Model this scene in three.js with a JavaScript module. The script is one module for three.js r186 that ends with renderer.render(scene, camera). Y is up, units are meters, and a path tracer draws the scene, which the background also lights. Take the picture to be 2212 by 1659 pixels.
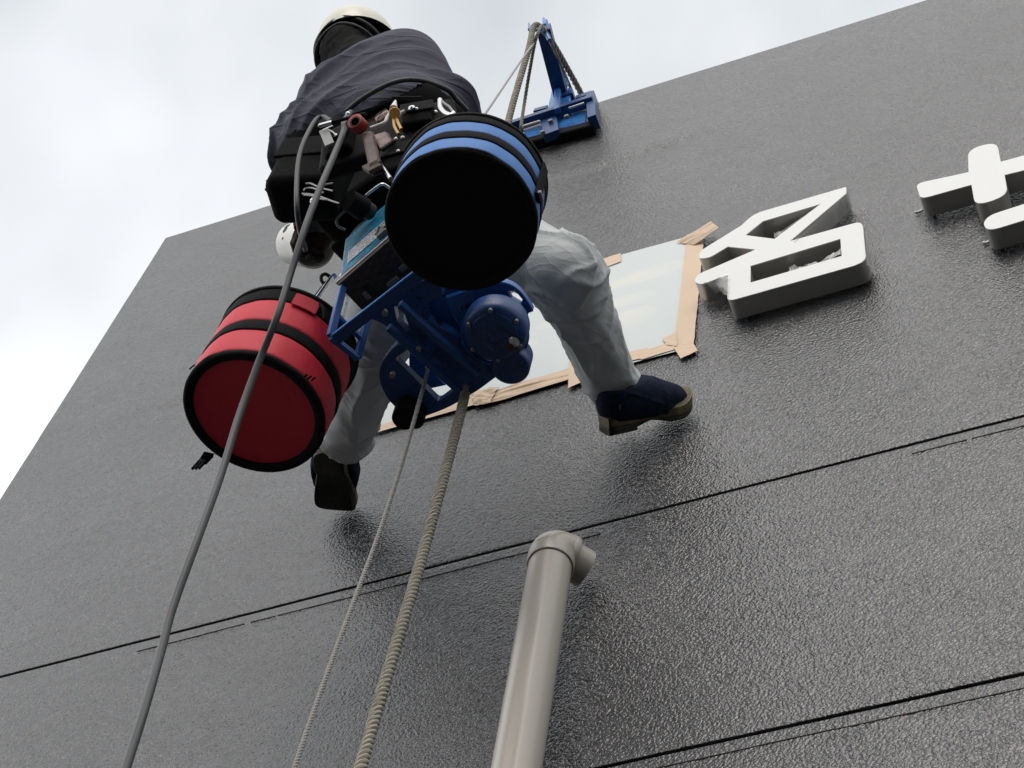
import * as THREE from 'three';
import { RoundedBoxGeometry } from 'three/addons/geometries/RoundedBoxGeometry.js';
import { mergeGeometries } from 'three/addons/utils/BufferGeometryUtils.js';
import { ImprovedNoise } from 'three/addons/math/ImprovedNoise.js';

// ---------------------------------------------------------------- camera, sky, sun, exposure
const V = (x, y, z) => new THREE.Vector3(x, y, z);
const scene = new THREE.Scene();
const CAM = V(0, 1.55, 2.1), FL = 4300.4;                       // eye by the wall, focal length of a 2212 px wide picture
const RIGHT = V(0.931064, 0.109068, -0.348173), UP = V(0.258575, 0.475995, 0.840576), BACK = V(0.257409, -0.872658, 0.414979);
const camera = new THREE.PerspectiveCamera(2 * Math.atan(829.5 / FL) * 180 / Math.PI, 4 / 3, 0.05, 400);
camera.position.copy(CAM);
camera.quaternion.setFromRotationMatrix(new THREE.Matrix4().makeBasis(RIGHT, UP, BACK));
camera.updateMatrixWorld();
const renderer = new THREE.WebGLRenderer({ antialias: true });
renderer.setSize(1024, 768);
renderer.toneMapping = THREE.LinearToneMapping;
renderer.toneMappingExposure = 1.25;
renderer.shadowMap.enabled = true;

const perlin = new ImprovedNoise();
const fbm = (x, y, z, n = 4) => { let s = 0, a = 0.5; for (let i = 0; i < n; i++) { s += a * perlin.noise(x, y, z); x = x * 2.03 + 7.1; y = y * 2.03 + 3.7; z = z * 2.03 + 1.9; a *= 0.5; } return s; };
let seed = 20240611;
const rnd = () => { seed = (seed * 1664525 + 1013904223) >>> 0; return seed / 4294967296; };

const SUN = V(0.14, 0.58, 0.80).normalize();
const clamp01 = (t) => Math.min(1, Math.max(0, t));
{ // overcast sky, brighter round the veiled sun
  const w = 1024, h = 512, d = new Float32Array(w * h * 4);
  for (let j = 0; j < h; j++) {
    const el = ((j + 0.5) / h - 0.5) * Math.PI;
    for (let i = 0; i < w; i++) {
      const az = ((i + 0.5) / w - 0.5) * 2 * Math.PI;
      const x = Math.cos(el) * Math.cos(az), y = Math.sin(el), z = Math.cos(el) * Math.sin(az);
      const c = x * SUN.x + y * SUN.y + z * SUN.z;
      let L = 0.50 + 0.03 * Math.max(0, y) + 1.5 * Math.max(0, -x - 0.24) * clamp01((0.91 - y) / 0.16) + 0.95 * Math.pow(Math.max(0, 0.5 + 0.5 * c), 5.5);
      L *= 1 + 0.62 * fbm(x * 4.4 + 4, y * 4.4, z * 4.4 + 2, 5);
      const k = 4 * (j * w + i), t = Math.min(1, Math.max(0, (L - 0.55) / 0.4));
      d[k] = L * (0.93 + 0.06 * t); d[k + 1] = L * (0.985 + 0.012 * t); d[k + 2] = L * (1.045 - 0.035 * t); d[k + 3] = 1;
    }
  }
  const sky = new THREE.DataTexture(d, w, h, THREE.RGBAFormat, THREE.FloatType);
  sky.mapping = THREE.EquirectangularReflectionMapping; sky.magFilter = THREE.LinearFilter; sky.minFilter = THREE.LinearFilter; sky.wrapS = THREE.RepeatWrapping;
  sky.needsUpdate = true; scene.background = sky; scene.environment = sky;
}
const sun = new THREE.DirectionalLight(0xfff4e6, 0.95);
sun.position.copy(SUN).multiplyScalar(20).add(V(-1.2, 5.5, 0)); sun.target.position.set(-1.2, 5.5, 0);
sun.castShadow = true; sun.shadow.radius = 62; sun.shadow.mapSize.set(2048, 2048);
Object.assign(sun.shadow.camera, { left: -6, right: 6, top: 6, bottom: -6, near: 1, far: 40 });
scene.add(sun, sun.target);

// ---------------------------------------------------------------- helpers
const ray = (u, v) => RIGHT.clone().multiplyScalar(u - 1106).addScaledVector(UP, 829.5 - v).addScaledVector(BACK, -FL).normalize();
const P = (u, v, z) => { const d = ray(u, v); return CAM.clone().addScaledVector(d, (z - CAM.z) / d.z); };     // point seen there, z metres out from the wall
const PY = (u, v, y) => { const d = ray(u, v); return CAM.clone().addScaledVector(d, (y - CAM.y) / d.y); };    // the same at a height
const PL = (u, v, o, n) => { const d = ray(u, v); return CAM.clone().addScaledVector(d, o.clone().sub(CAM).dot(n) / d.dot(n)); }; // on a plane
const used = {};
const numbered = (n) => { used[n] = (used[n] ?? -1) + 1; return used[n] ? `${n}_${String(used[n]).padStart(3, '0')}` : n; };
function thing(name, label, category, base = V(0, 0, 0), group) {
  const o = new THREE.Group(); o.name = numbered(name); o.position.copy(base); o.userData = { label, category };
  if (group) o.userData.group = group;
  scene.add(o); o.updateMatrixWorld(); return o;
}
// a part whose geometry is given in world coordinates
function part(parent, name, geos, mat, label) {
  const list = Array.isArray(geos) ? geos : [geos];
  const g = list.length > 1 ? mergeGeometries(list.map(clean)) : clean(list[0]);
  const root = V(0, 0, 0); let p = parent; while (p && p !== scene) { root.add(p.position); p = p.parent; }
  g.translate(-root.x, -root.y, -root.z);
  const m = new THREE.Mesh(g, mat); m.name = name; m.castShadow = m.receiveShadow = true;
  if (label) m.userData.label = label;
  parent.add(m); return m;
}
function clean(g) {
  g = g.index ? g.toNonIndexed() : g.clone();
  for (const k of Object.keys(g.attributes)) if (!['position', 'normal', 'uv', 'color'].includes(k)) g.deleteAttribute(k);
  if (!g.attributes.normal) g.computeVertexNormals();
  if (!g.attributes.uv) { const p = g.attributes.position, a = new Float32Array(p.count * 2); for (let i = 0; i < p.count; i++) { a[2 * i] = p.getX(i) + 0.6 * p.getZ(i); a[2 * i + 1] = p.getY(i) + 0.35 * p.getZ(i); } g.setAttribute('uv', new THREE.BufferAttribute(a, 2)); }
  return g;
}
function structure(name, geos, mat) { const m = part(scene, name, geos, mat); m.userData.kind = 'structure'; return m; }
const basis = (x, y, z, o) => new THREE.Matrix4().makeBasis(x, y, z).setPosition(o);
// box given by its centre, size and (optional) axes
function box(c, s, ax = [V(1, 0, 0), V(0, 1, 0), V(0, 0, 1)], r = 0.004, seg = 2) {
  const g = r > 0 ? new RoundedBoxGeometry(s[0], s[1], s[2], seg, Math.min(r, Math.min(...s) * 0.49)) : new THREE.BoxGeometry(...s);
  return g.applyMatrix4(basis(ax[0], ax[1], ax[2], c));
}
function frameOf(dir, hint = V(0, 1, 0)) { // y axis along dir
  const y = dir.clone().normalize(); let x = hint.clone().addScaledVector(y, -hint.dot(y));
  if (x.lengthSq() < 1e-6) x = V(1, 0, 0).addScaledVector(y, -y.x); x.normalize();
  return [x, y, V(0, 0, 0).crossVectors(x, y)];
}
function rod(a, b, r, r2 = r, seg = 14, caps = true) {
  const d = b.clone().sub(a), [x, y, z] = frameOf(d);
  return new THREE.CylinderGeometry(r2, r, d.length(), seg, 1, !caps).applyMatrix4(basis(x, y, z, a.clone().add(b).multiplyScalar(0.5)));
}
function bar(a, b, w, t, hint, r = 0.002) { // rectangular bar from a to b; w across hint, t along the third axis
  const d = b.clone().sub(a), ax = frameOf(d, hint);
  return box(a.clone().add(b).multiplyScalar(0.5), [w, d.length(), t], ax, r, 1);
}
const curve = (pts, tension = 0.5) => new THREE.CatmullRomCurve3(pts, false, 'catmullrom', tension);
const tube = (pts, r, n = 40, seg = 8, tension = 0.5) => new THREE.TubeGeometry(curve(pts, tension), n, r, seg);
function lathe(profile, o, axis, seg = 48, hint) { const [x, y, z] = frameOf(axis, hint ?? V(0, 0, 1)); return new THREE.LatheGeometry(profile.map(p => new THREE.Vector2(Math.max(p[0], 1e-4), p[1])), seg).applyMatrix4(basis(x, y, z, o)).deleteAttribute('uv'); }
function twisted(pts, R, pitch, strands = 3, perTurn = 10) { // laid rope
  const c = curve(pts), len = c.getLength(), turns = len / pitch, n = Math.ceil(turns * perTurn), fr = c.computeFrenetFrames(n), out = [];
  const centre = c.getSpacedPoints(n);
  for (let s = 0; s < strands; s++) {
    const line = centre.map((p, i) => { const a = 2 * Math.PI * (s / strands + i / perTurn); return p.clone().addScaledVector(fr.normals[i], Math.cos(a) * R * 0.5).addScaledVector(fr.binormals[i], Math.sin(a) * R * 0.5); });
    out.push(new THREE.TubeGeometry(new Poly(line), n, R * 0.56, 7));
  }
  return out;
}
class Poly extends THREE.Curve { constructor(p) { super(); this.p = p; } getPoint(t) { const f = t * (this.p.length - 1), i = Math.min(Math.floor(f), this.p.length - 2); return this.p[i].clone().lerp(this.p[i + 1], f - i); } getPointAt(t) { return this.getPoint(t); } }
// outline with rounded corners: [x, y, radius]
function rounded(pts, S = new THREE.Shape()) {
  const n = pts.length;
  for (let i = 0; i < n; i++) {
    const p = new THREE.Vector2(pts[i][0], pts[i][1]), a = new THREE.Vector2(pts[(i + n - 1) % n][0], pts[(i + n - 1) % n][1]), b = new THREE.Vector2(pts[(i + 1) % n][0], pts[(i + 1) % n][1]);
    const r = pts[i][2] || 0, da = a.sub(p), db = b.sub(p), la = Math.min(r, da.length() * 0.49), lb = Math.min(r, db.length() * 0.49);
    const s = da.clone().setLength(la || 1e-6).add(p), e = db.clone().setLength(lb || 1e-6).add(p);
    i ? S.lineTo(s.x, s.y) : S.moveTo(s.x, s.y);
    if (r) S.quadraticCurveTo(p.x, p.y, e.x, e.y);
  }
  S.closePath(); return S;
}
// plate whose outline is given by points of a plane (origin o, axes x, y; z = x cross y), extruded along z
function plate(shape, o, x, y, depth, bevel = 0.002) {
  const z = V(0, 0, 0).crossVectors(x, y);
  const g = new THREE.ExtrudeGeometry(shape, { depth: depth - 2 * bevel, bevelEnabled: bevel > 0, bevelSize: bevel, bevelThickness: bevel, bevelSegments: 1, bevelOffset: -bevel, curveSegments: 8 });
  return g.translate(0, 0, bevel).applyMatrix4(basis(x, y, z, o));
}

// ---- signed distance shapes and their meshing (surface nets)
const mix = (a, b, t) => a + (b - a) * t, clamp = (x, a = 0, b = 1) => Math.min(b, Math.max(a, x));
const smin = (a, b, k) => { const h = Math.max(k - Math.abs(a - b), 0) / k; return Math.min(a, b) - h * h * k * 0.25; };
function cap(a, b, r1, r2) {
  const bx = b.x - a.x, by = b.y - a.y, bz = b.z - a.z, l2 = bx * bx + by * by + bz * bz || 1e-9;
  return (x, y, z) => { const px = x - a.x, py = y - a.y, pz = z - a.z, h = clamp((px * bx + py * by + pz * bz) / l2); return Math.hypot(px - bx * h, py - by * h, pz - bz * h) - mix(r1, r2, h); };
}
const union = (k, ...f) => (x, y, z) => { let d = f[0](x, y, z); for (let i = 1; i < f.length; i++) d = smin(d, f[i](x, y, z), k); return d; };
const half = (o, n) => (x, y, z) => (x - o.x) * n.x + (y - o.y) * n.y + (z - o.z) * n.z;    // positive on the side n points to
const cut = (f, ...g) => (x, y, z) => { let d = f(x, y, z); for (const h of g) d = Math.max(d, h(x, y, z)); return d; };
function nets(f, lo, hi, cell, bump) {
  const nx = Math.ceil((hi.x - lo.x) / cell) + 1, ny = Math.ceil((hi.y - lo.y) / cell) + 1, nz = Math.ceil((hi.z - lo.z) / cell) + 1;
  const D = new Float32Array(nx * ny * nz); let k = 0;
  for (let c = 0; c < nz; c++) for (let b = 0; b < ny; b++) for (let a = 0; a < nx; a++) D[k++] = f(lo.x + a * cell, lo.y + b * cell, lo.z + c * cell);
  const id = new Int32Array(nx * ny * nz).fill(-1), pos = [], idx = [], at = (a, b, c) => a + nx * (b + ny * c);
  for (let c = 0; c < nz - 1; c++) for (let b = 0; b < ny - 1; b++) for (let a = 0; a < nx - 1; a++) {
    let m = 0; const v = [];
    for (let q = 0; q < 8; q++) { const d = D[at(a + (q & 1), b + (q >> 1 & 1), c + (q >> 2))]; v.push(d); if (d < 0) m++; }
    if (m === 0 || m === 8) continue;
    let sx = 0, sy = 0, sz = 0, n = 0;
    for (let q = 0; q < 8; q++) for (const bit of [1, 2, 4]) { const r = q | bit; if (r === q || (v[q] < 0) === (v[r] < 0)) continue; const t = v[q] / (v[q] - v[r]); sx += (q & 1) + (bit === 1 ? t : 0); sy += (q >> 1 & 1) + (bit === 2 ? t : 0); sz += (q >> 2) + (bit === 4 ? t : 0); n++; }
    id[at(a, b, c)] = pos.length / 3; pos.push(lo.x + (a + sx / n) * cell, lo.y + (b + sy / n) * cell, lo.z + (c + sz / n) * cell);
  }
  const quad = (p, q, r, s, flip) => { if (p < 0 || q < 0 || r < 0 || s < 0) return; flip ? idx.push(p, r, q, p, s, r) : idx.push(p, q, r, p, r, s); };
  for (let c = 1; c < nz - 1; c++) for (let b = 1; b < ny - 1; b++) for (let a = 1; a < nx - 1; a++) {
    const d = D[at(a, b, c)] < 0;
    if (d !== D[at(a + 1, b, c)] < 0) quad(id[at(a, b - 1, c - 1)], id[at(a, b, c - 1)], id[at(a, b, c)], id[at(a, b - 1, c)], !d);
    if (d !== D[at(a, b + 1, c)] < 0) quad(id[at(a - 1, b, c - 1)], id[at(a - 1, b, c)], id[at(a, b, c)], id[at(a, b, c - 1)], !d);
    if (d !== D[at(a, b, c + 1)] < 0) quad(id[at(a - 1, b - 1, c)], id[at(a, b - 1, c)], id[at(a, b, c)], id[at(a - 1, b, c)], !d);
  }
  const g = new THREE.BufferGeometry(); g.setAttribute('position', new THREE.Float32BufferAttribute(pos, 3)); g.setIndex(idx); g.computeVertexNormals();
  if (bump) { const p = g.attributes.position, nn = g.attributes.normal; for (let i = 0; i < p.count; i++) { const e = bump(p.getX(i), p.getY(i), p.getZ(i)); p.setXYZ(i, p.getX(i) + nn.getX(i) * e, p.getY(i) + nn.getY(i) * e, p.getZ(i) + nn.getZ(i) * e); } g.computeVertexNormals(); }
  return g;
}
// first point of a distance shape along the line of sight through a pixel, lifted by e
function onSurf(f, u, v, e = 0, from = 3) { const d = ray(u, v); let t = from; for (let i = 0; i < 200; i++) { const p = CAM.clone().addScaledVector(d, t), s = f(p.x, p.y, p.z) - e; if (s < 0.0008) return p; t += s * 0.8; if (t > 8) break; } return null; }

// ---------------------------------------------------------------- textures and materials
function dataTex(n, fn, srgb = false) {
  const d = new Uint8Array(n * n * 4);
  for (let j = 0; j < n; j++) for (let i = 0; i < n; i++) { const c = fn(i, j), k = 4 * (j * n + i); d[k] = c[0]; d[k + 1] = c[1] ?? c[0]; d[k + 2] = c[2] ?? c[0]; d[k + 3] = 255; }
  const t = new THREE.DataTexture(d, n, n); t.wrapS = t.wrapT = THREE.RepeatWrapping; t.magFilter = THREE.LinearFilter; t.minFilter = THREE.LinearMipmapLinearFilter; t.generateMipmaps = true;
  if (srgb) t.colorSpace = THREE.SRGBColorSpace; t.needsUpdate = true; return t;
}
function noiseField(n, sigma, seed0) { // tileable gaussian-blurred noise, unit variance
  seed = seed0; let a = new Float32Array(n * n); for (let i = 0; i < a.length; i++) a[i] = rnd() + rnd() + rnd() - 1.5;
  const w = Math.max(1, Math.round(sigma * 1.5)); // three box blurs
  for (let pass = 0; pass < 3; pass++) for (const ver of [0, 1]) {
    const b = new Float32Array(n * n), st = ver ? n : 1, ln = ver ? 1 : n;
    for (let r = 0; r < n; r++) { let s = 0; for (let q = -w; q <= w; q++) s += a[r * ln + ((q + n) % n) * st]; for (let q = 0; q < n; q++) { b[r * ln + q * st] = s; s += a[r * ln + ((q + w + 1) % n) * st] - a[r * ln + ((q - w + n) % n) * st]; } }
    a = b;
  }
  let v = 0; for (const x of a) v += x * x; v = Math.sqrt(v / a.length); for (let i = 0; i < a.length; i++) a[i] /= v; return a;
}
const grainBump = (() => { const n = 2048, f = noiseField(n, 0.7, 11), g = noiseField(n, 1.4, 12), h = noiseField(n, 30, 14); return dataTex(n, (i, j) => { const k = j * n + i, m = 1 + 0.05 * clamp(h[k], -2, 2); const s = 0.5 * f[k] + 0.85 * g[k]; return [clamp(128 + 40 * m * (s > 0 ? s * 1.15 : s * 0.8), 0, 255)]; }); })();
const grainTone = (() => { const n = 1024, f = noiseField(n, 1.0, 21), g = noiseField(n, 18, 22), h = noiseField(n, 70, 23); return dataTex(n, (i, j) => { const k = j * n + i; let s = 196 + 16 * f[k] + 9 * g[k] + 9 * h[k]; if (f[k] < -1.9) s -= 60; return [clamp(s, 60, 255), clamp(s, 60, 255), clamp(s * 1.005, 60, 255)]; }, true); })();
const fineBump = (() => { const n = 512, f = noiseField(n, 1, 31), g = noiseField(n, 5, 32); return dataTex(n, (i, j) => [clamp(128 + 32 * f[j * n + i] + 24 * g[j * n + i], 0, 255)]); })();
const grime = (() => { const n = 512, f = noiseField(n, 2, 41), g = noiseField(n, 12, 42), h = noiseField(n, 40, 43); return dataTex(n, (i, j) => { const k = j * n + i; return [clamp(205 + 14 * f[k] + 16 * g[k] + 16 * h[k], 90, 255)]; }, true); })();
function dataTexWorn() { const n = 512, f = noiseField(n, 1.5, 61), g = noiseField(n, 7, 62), h = noiseField(n, 30, 63); const t = dataTex(n, (i, j) => { const k = j * n + i, c = 0.5 * f[k] + 0.8 * g[k] + 0.5 * h[k]; const b = clamp(215 + 12 * f[k] + 14 * h[k], 120, 255); return c > 2.0 ? [150, 92, 62] : c < -2.1 ? [250, 250, 250] : [b * 0.97, b, b]; }, true); t.repeat.set(3.4, 3.4); return t; }
const rep = (t, s) => { const c = t.clone(); c.repeat.set(s, s); c.needsUpdate = true; return c; };
const lin = (r, g = r, b = r) => new THREE.Color().setRGB(r, g, b);
const std = (c, roughness, o = {}) => new THREE.MeshStandardMaterial({ color: c, roughness, metalness: 0, side: THREE.DoubleSide, ...o });
const black = (c, roughness, o = {}) => new THREE.MeshPhysicalMaterial({ color: c, roughness, specularIntensity: 0.18, side: THREE.DoubleSide, ...o });
const crease = (() => { // crossing cloth creases
  const n = 1024, per = (x, y, s, fx, fy) => { const a = 2 * Math.PI * x / n, b = 2 * Math.PI * y / n; return perlin.noise(Math.cos(a) * fx + s, Math.sin(a) * fx + Math.cos(b) * fy * 0.7, Math.sin(b) * fy + s * 2.3); };
  return dataTex(n, (i, j) => { const w = 60 * per(i, j, 9.3, 1.1, 1.1), x = i + w, y = j - w; let h = 0; for (const [s, fx, fy, k, p] of [[1.3, 0.9, 2.6, 0.55, 3], [4.7, 2.2, 1.2, 0.35, 3], [7.9, 3.2, 5.0, 0.22, 2]]) h += k * Math.pow(Math.max(0, 1 - 1.9 * Math.abs(per(x, y, s, fx, fy))), p); return [clamp(70 + 150 * h + 10 * per(i, j, 3.1, 14, 14), 0, 255)]; });
})();
const creaseT = rep(crease, 1.7), creaseS = rep(crease, 1.3);
const worn = dataTexWorn();
const grimeF = rep(grime, 5), grimeC = rep(grime, 2.2), weave = rep(fineBump, 9);
const M = {
  wall: new THREE.MeshPhysicalMaterial({ color: lin(0.050, 0.0525, 0.057), roughness: 0.27, ior: 1.66, vertexColors: true, side: THREE.DoubleSide, map: rep(grainTone, 0.5), bumpMap: rep(grainBump, 1 / 1.3), bumpScale: 0.0026 }),
  wallPlain: std(lin(0.08), 0.4), dark: std(lin(0.012), 0.7),
  ground: std(lin(0.045, 0.044, 0.043), 0.9, { map: rep(grime, 0.3) }),
  pipe: std(lin(0.36, 0.335, 0.295), 0.25),
  face: std(lin(0.70, 0.71, 0.70), 0.35), steel: std(lin(0.42, 0.41, 0.39), 0.36, { metalness: 0.55 }),
  paper: std(lin(0.76, 0.80, 0.81), 0.5), tape: std(lin(0.63, 0.47, 0.33), 0.5),
  film: new THREE.MeshPhysicalMaterial({ color: lin(0.9), roughness: 0.22, transmission: 0.72, thickness: 0, ior: 1.5, side: THREE.DoubleSide }),
  shirt: std(lin(0.046, 0.050, 0.072), 0.9, { bumpMap: creaseS, bumpScale: 0.007 }),
  trouser: std(lin(0.50, 0.53, 0.535), 0.9, { bumpMap: creaseT, bumpScale: 0.003 }),
  skin: std(lin(0.38, 0.22, 0.15), 0.55), hair: black(lin(0.006), 0.8), glove: black(lin(0.03, 0.02, 0.017), 0.8, { map: grimeF }),
  helmet: std(lin(0.66, 0.65, 0.54), 0.3), napeStrap: std(lin(0.035, 0.035, 0.04), 0.7), liner: black(lin(0.008), 0.8), strap: black(lin(0.007), 0.75, { bumpMap: weave, bumpScale: 0.0005 }),
  shoe: black(lin(0.010, 0.015, 0.032), 0.85, { bumpMap: weave, bumpScale: 0.0006 }), sole: std(lin(0.20, 0.17, 0.085), 0.7, { map: grimeF }), outsole: std(lin(0.045, 0.045, 0.034), 0.75, { map: grimeF }), badge: std(lin(0.10, 0.10, 0.11), 0.5),
  litBlue: std(lin(0.06, 0.28, 0.78), 0.3, { map: worn }),  // lit copy of the blue: light on bright faces put into the colour
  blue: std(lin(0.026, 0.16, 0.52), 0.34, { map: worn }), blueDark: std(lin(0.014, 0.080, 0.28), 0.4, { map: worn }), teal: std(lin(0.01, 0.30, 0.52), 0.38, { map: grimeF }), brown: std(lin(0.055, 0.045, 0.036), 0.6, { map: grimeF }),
  chrome: std(lin(0.75), 0.2, { metalness: 1 }), brass: std(lin(0.36, 0.24, 0.10), 0.4, { metalness: 0.6 }), rust: std(lin(0.10, 0.055, 0.03), 0.8, { map: grimeF }), rubber: black(lin(0.009), 0.7),
  bag: black(lin(0.008), 0.85, { map: grimeF, bumpMap: weave, bumpScale: 0.0008 }), leather: black(lin(0.007), 0.6, { bumpMap: weave, bumpScale: 0.0006 }), tan: std(lin(0.10, 0.055, 0.038), 0.55, { map: grimeF, bumpMap: weave, bumpScale: 0.0008 }), pinkTan: std(lin(0.30, 0.19, 0.16), 0.55, { map: grimeF, bumpMap: weave, bumpScale: 0.0008 }),
  clothBlue: std(lin(0.042, 0.165, 0.46), 0.62, { bumpMap: weave, bumpScale: 0.0005 }), clothRed: std(lin(0.56, 0.012, 0.034), 0.62, { bumpMap: weave, bumpScale: 0.0005 }), clothBlack: black(lin(0.010, 0.010, 0.011), 0.78, { bumpMap: weave, bumpScale: 0.0008 }),
  rope: std(lin(0.40, 0.375, 0.30), 0.9, { map: grimeF }), thinRope: std(lin(0.40, 0.395, 0.37), 0.85), wire: std(lin(0.30, 0.30, 0.29), 0.5), cable: std(lin(0.058, 0.062, 0.066), 0.55, { map: grimeF }),
  white: std(lin(0.78), 0.5, { map: grimeF }), pot: std(lin(0.72, 0.72, 0.67), 0.45), red: std(lin(0.28, 0.02, 0.02), 0.45), yellow: std(lin(0.50, 0.28, 0.06), 0.5),
  silver: std(lin(0.62), 0.3, { metalness: 0.9 }), grey: std(lin(0.2), 0.5, { metalness: 0.4 }),
};

// ---------------------------------------------------------------- the setting: ground and building
{
  const g = new THREE.PlaneGeometry(160, 160).rotateX(-Math.PI / 2);
  structure('ground', g, M.ground);
}
const TOP = 7.925, LEFT = -2.872, WALLR = 3.4, J1 = 5.171, J2 = 4.336;
const building = thing('building', 'dark grey stucco building whose textured front wall rises to a sharp parapet edge', 'building', V(LEFT, 0, 0));
{
  // lap lines of the sprayed coat: height over x, how far it juts out
  const laps = [[7.32, 0.05, 0.0040, 1.3, 0.03], [6.42, -0.03, 0.0034, 2.7, 0.05], [6.0, 0.02, 0.0028, 4.1, 0.05], [7.62, 0.0, 0.0010, 9.2, 0.02]];
  const relief = (x, y) => {
    let z = 0.0022 * fbm(x * 1.2, y * 1.6, 3.3, 2) + 0.0004 * perlin.noise(x * 9, y * 9, 1.1);
    for (const [h, slope, amp, s, wav] of laps) {
      const yy = h + slope * (x + 1.5) + wav * perlin.noise(x * 1.3, s, 0.4) + 0.02 * perlin.noise(x * 7, s, 2.2);
      const k = clamp(0.35 + 1.1 * perlin.noise(x * 1.9, s * 3, 5.5), 0, 1), t = (y - yy) / 0.012;
      z += amp * k * (1 / (1 + Math.exp(-t)) - 0.5) * Math.exp(-Math.abs(y - yy) / 0.22) * 2;
    }
    return z;
  };
  // uneven sprayed coat: blotchy tone in wandering near-level bands, dark spots just under the lap lines
  const tone = (x, y) => {
    let k = 0.94 + 0.28 * fbm(x * 1.1 + 5, y * 3.4, 8.8, 5);
    for (const [h, slope, , s, wav] of laps) { const yy = h + slope * (x + 1.5) + wav * perlin.noise(x * 1.3, s, 0.4) + 0.02 * perlin.noise(x * 7, s, 2.2), q = clamp(0.2 + 1.3 * perlin.noise(x * 2.3, s * 5, 1.5), 0, 1); if (y < yy) k -= 0.30 * q * Math.exp((y - yy) / 0.05) * clamp(0.6 + 1.5 * perlin.noise(x * 26, y * 26, 4)); }
    return clamp(k, 0.45, 1.2);
  };
  const panel = (y0, y1, nx, ny) => {
    const pos = [], uv = [], idx = [], col = [], X = [];
    for (let i = 0; i <= nx; i++) { const t = i / nx; X.push(t < 0.86 ? mix(LEFT, 0.45, t / 0.86) : mix(0.45, WALLR, (t - 0.86) / 0.14)); }
    const Y = [y0, y0]; for (let j = 0; j <= ny; j++) Y.push(mix(y0 + 0.002, y1 - 0.002, j / ny)); Y.push(y1, y1);
    const cols = [X[0], X[0], ...X, X[nx], X[nx]];
    cols.forEach((x, i) => Y.forEach((y, j) => {
      const ei = Math.min(i, cols.length - 1 - i), ej = Math.min(j, Y.length - 1 - j);
      let z = relief(x, y) - (ei < 2 || ej < 2 ? 0.0022 : 0); if (ei === 0 || ej === 0) z = -0.05;
      pos.push(x, y, z); uv.push(x + (ei === 0 ? 0.05 : 0), y + (ej === 0 ? 0.05 : 0)); { const k = tone(x, y); col.push(k, k, k); }
    }));
    const n = Y.length;
    for (let i = 0; i < cols.length - 1; i++) for (let j = 0; j < n - 1; j++) { const a = i * n + j; idx.push(a, a + n, a + n + 1, a, a + n + 1, a + 1); }
    const g = new THREE.BufferGeometry(); g.setAttribute('position', new THREE.Float32BufferAttribute(pos, 3)); g.setAttribute('uv', new THREE.Float32BufferAttribute(uv, 2)); g.setAttribute('color', new THREE.Float32BufferAttribute(col, 3)); g.setIndex(idx); g.computeVertexNormals(); return g;
  };
  part(building, 'wall_panel', panel(J1 + 0.0042, TOP, 300, 250), M.wall);
  part(building, 'wall_panel', panel(J2 + 0.0042, J1 - 0.0042, 300, 80), M.wall);
  part(building, 'wall_panel', panel(3.5, J2 - 0.0042, 300, 60), M.wall);
  part(building, 'wall_panel', panel(2.66, 3.49, 60, 20), M.wall);
  part(building, 'wall_panel', panel(0.002, 2.65, 60, 30), M.wall);
  const core = (x0, x1, y0, y1, z0, z1) => new THREE.BoxGeometry(x1 - x0, y1 - y0, z1 - z0).translate((x0 + x1) / 2, (y0 + y1) / 2, (z0 + z1) / 2);
  const b = -6.2;
  part(building, 'wall', [core(LEFT + 0.004, WALLR - 0.004, 0.001, 7.1, b, -0.018), core(LEFT + 0.004, WALLR - 0.004, 7.1, TOP - 0.004, -0.2, -0.018), core(LEFT + 0.004, LEFT + 0.19, 7.1, TOP - 0.004, b + 0.19, -0.2), core(WALLR - 0.19, WALLR - 0.004, 7.1, TOP - 0.004, b + 0.19, -0.2), core(LEFT + 0.004, WALLR - 0.004, 7.1, TOP - 0.004, b, b + 0.19)], M.wallPlain);
  for (const y of [J1, J2]) part(building, 'joint_sealant', core(LEFT + 0.006, WALLR - 0.006, y - 0.008, y + 0.008, -0.017, -0.009), M.dark);
  // broken ridge left by the masking tape just under each joint
  for (const [y, s] of [[J1 - 0.04, 1.7], [J2 - 0.038, 5.1]]) {
    const r = []; seed = 77 + s * 10;
    for (let x = LEFT + 0.02; x < 0.6;) {
      const l = 0.02 + 0.09 * rnd(), keep = perlin.noise(x * 1.6, s, 0.3) > 0.02;
      if (keep) { const yy = y + 0.004 * perlin.noise(x * 4, s, 1.3), zz = relief(x + l / 2, yy); r.push(box(V(x + l / 2, yy, zz + 0.0002), [l, 0.0014 + 0.001 * rnd(), 0.0022], undefined, 0)); }
      x += l * 0.9 + (rnd() < 0.2 ? 0.03 * rnd() : 0);
    }
    const m = part(building, 'sealant_ridge', r, M.dark); m.userData.kind = 'stuff';
  }
}

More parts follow.
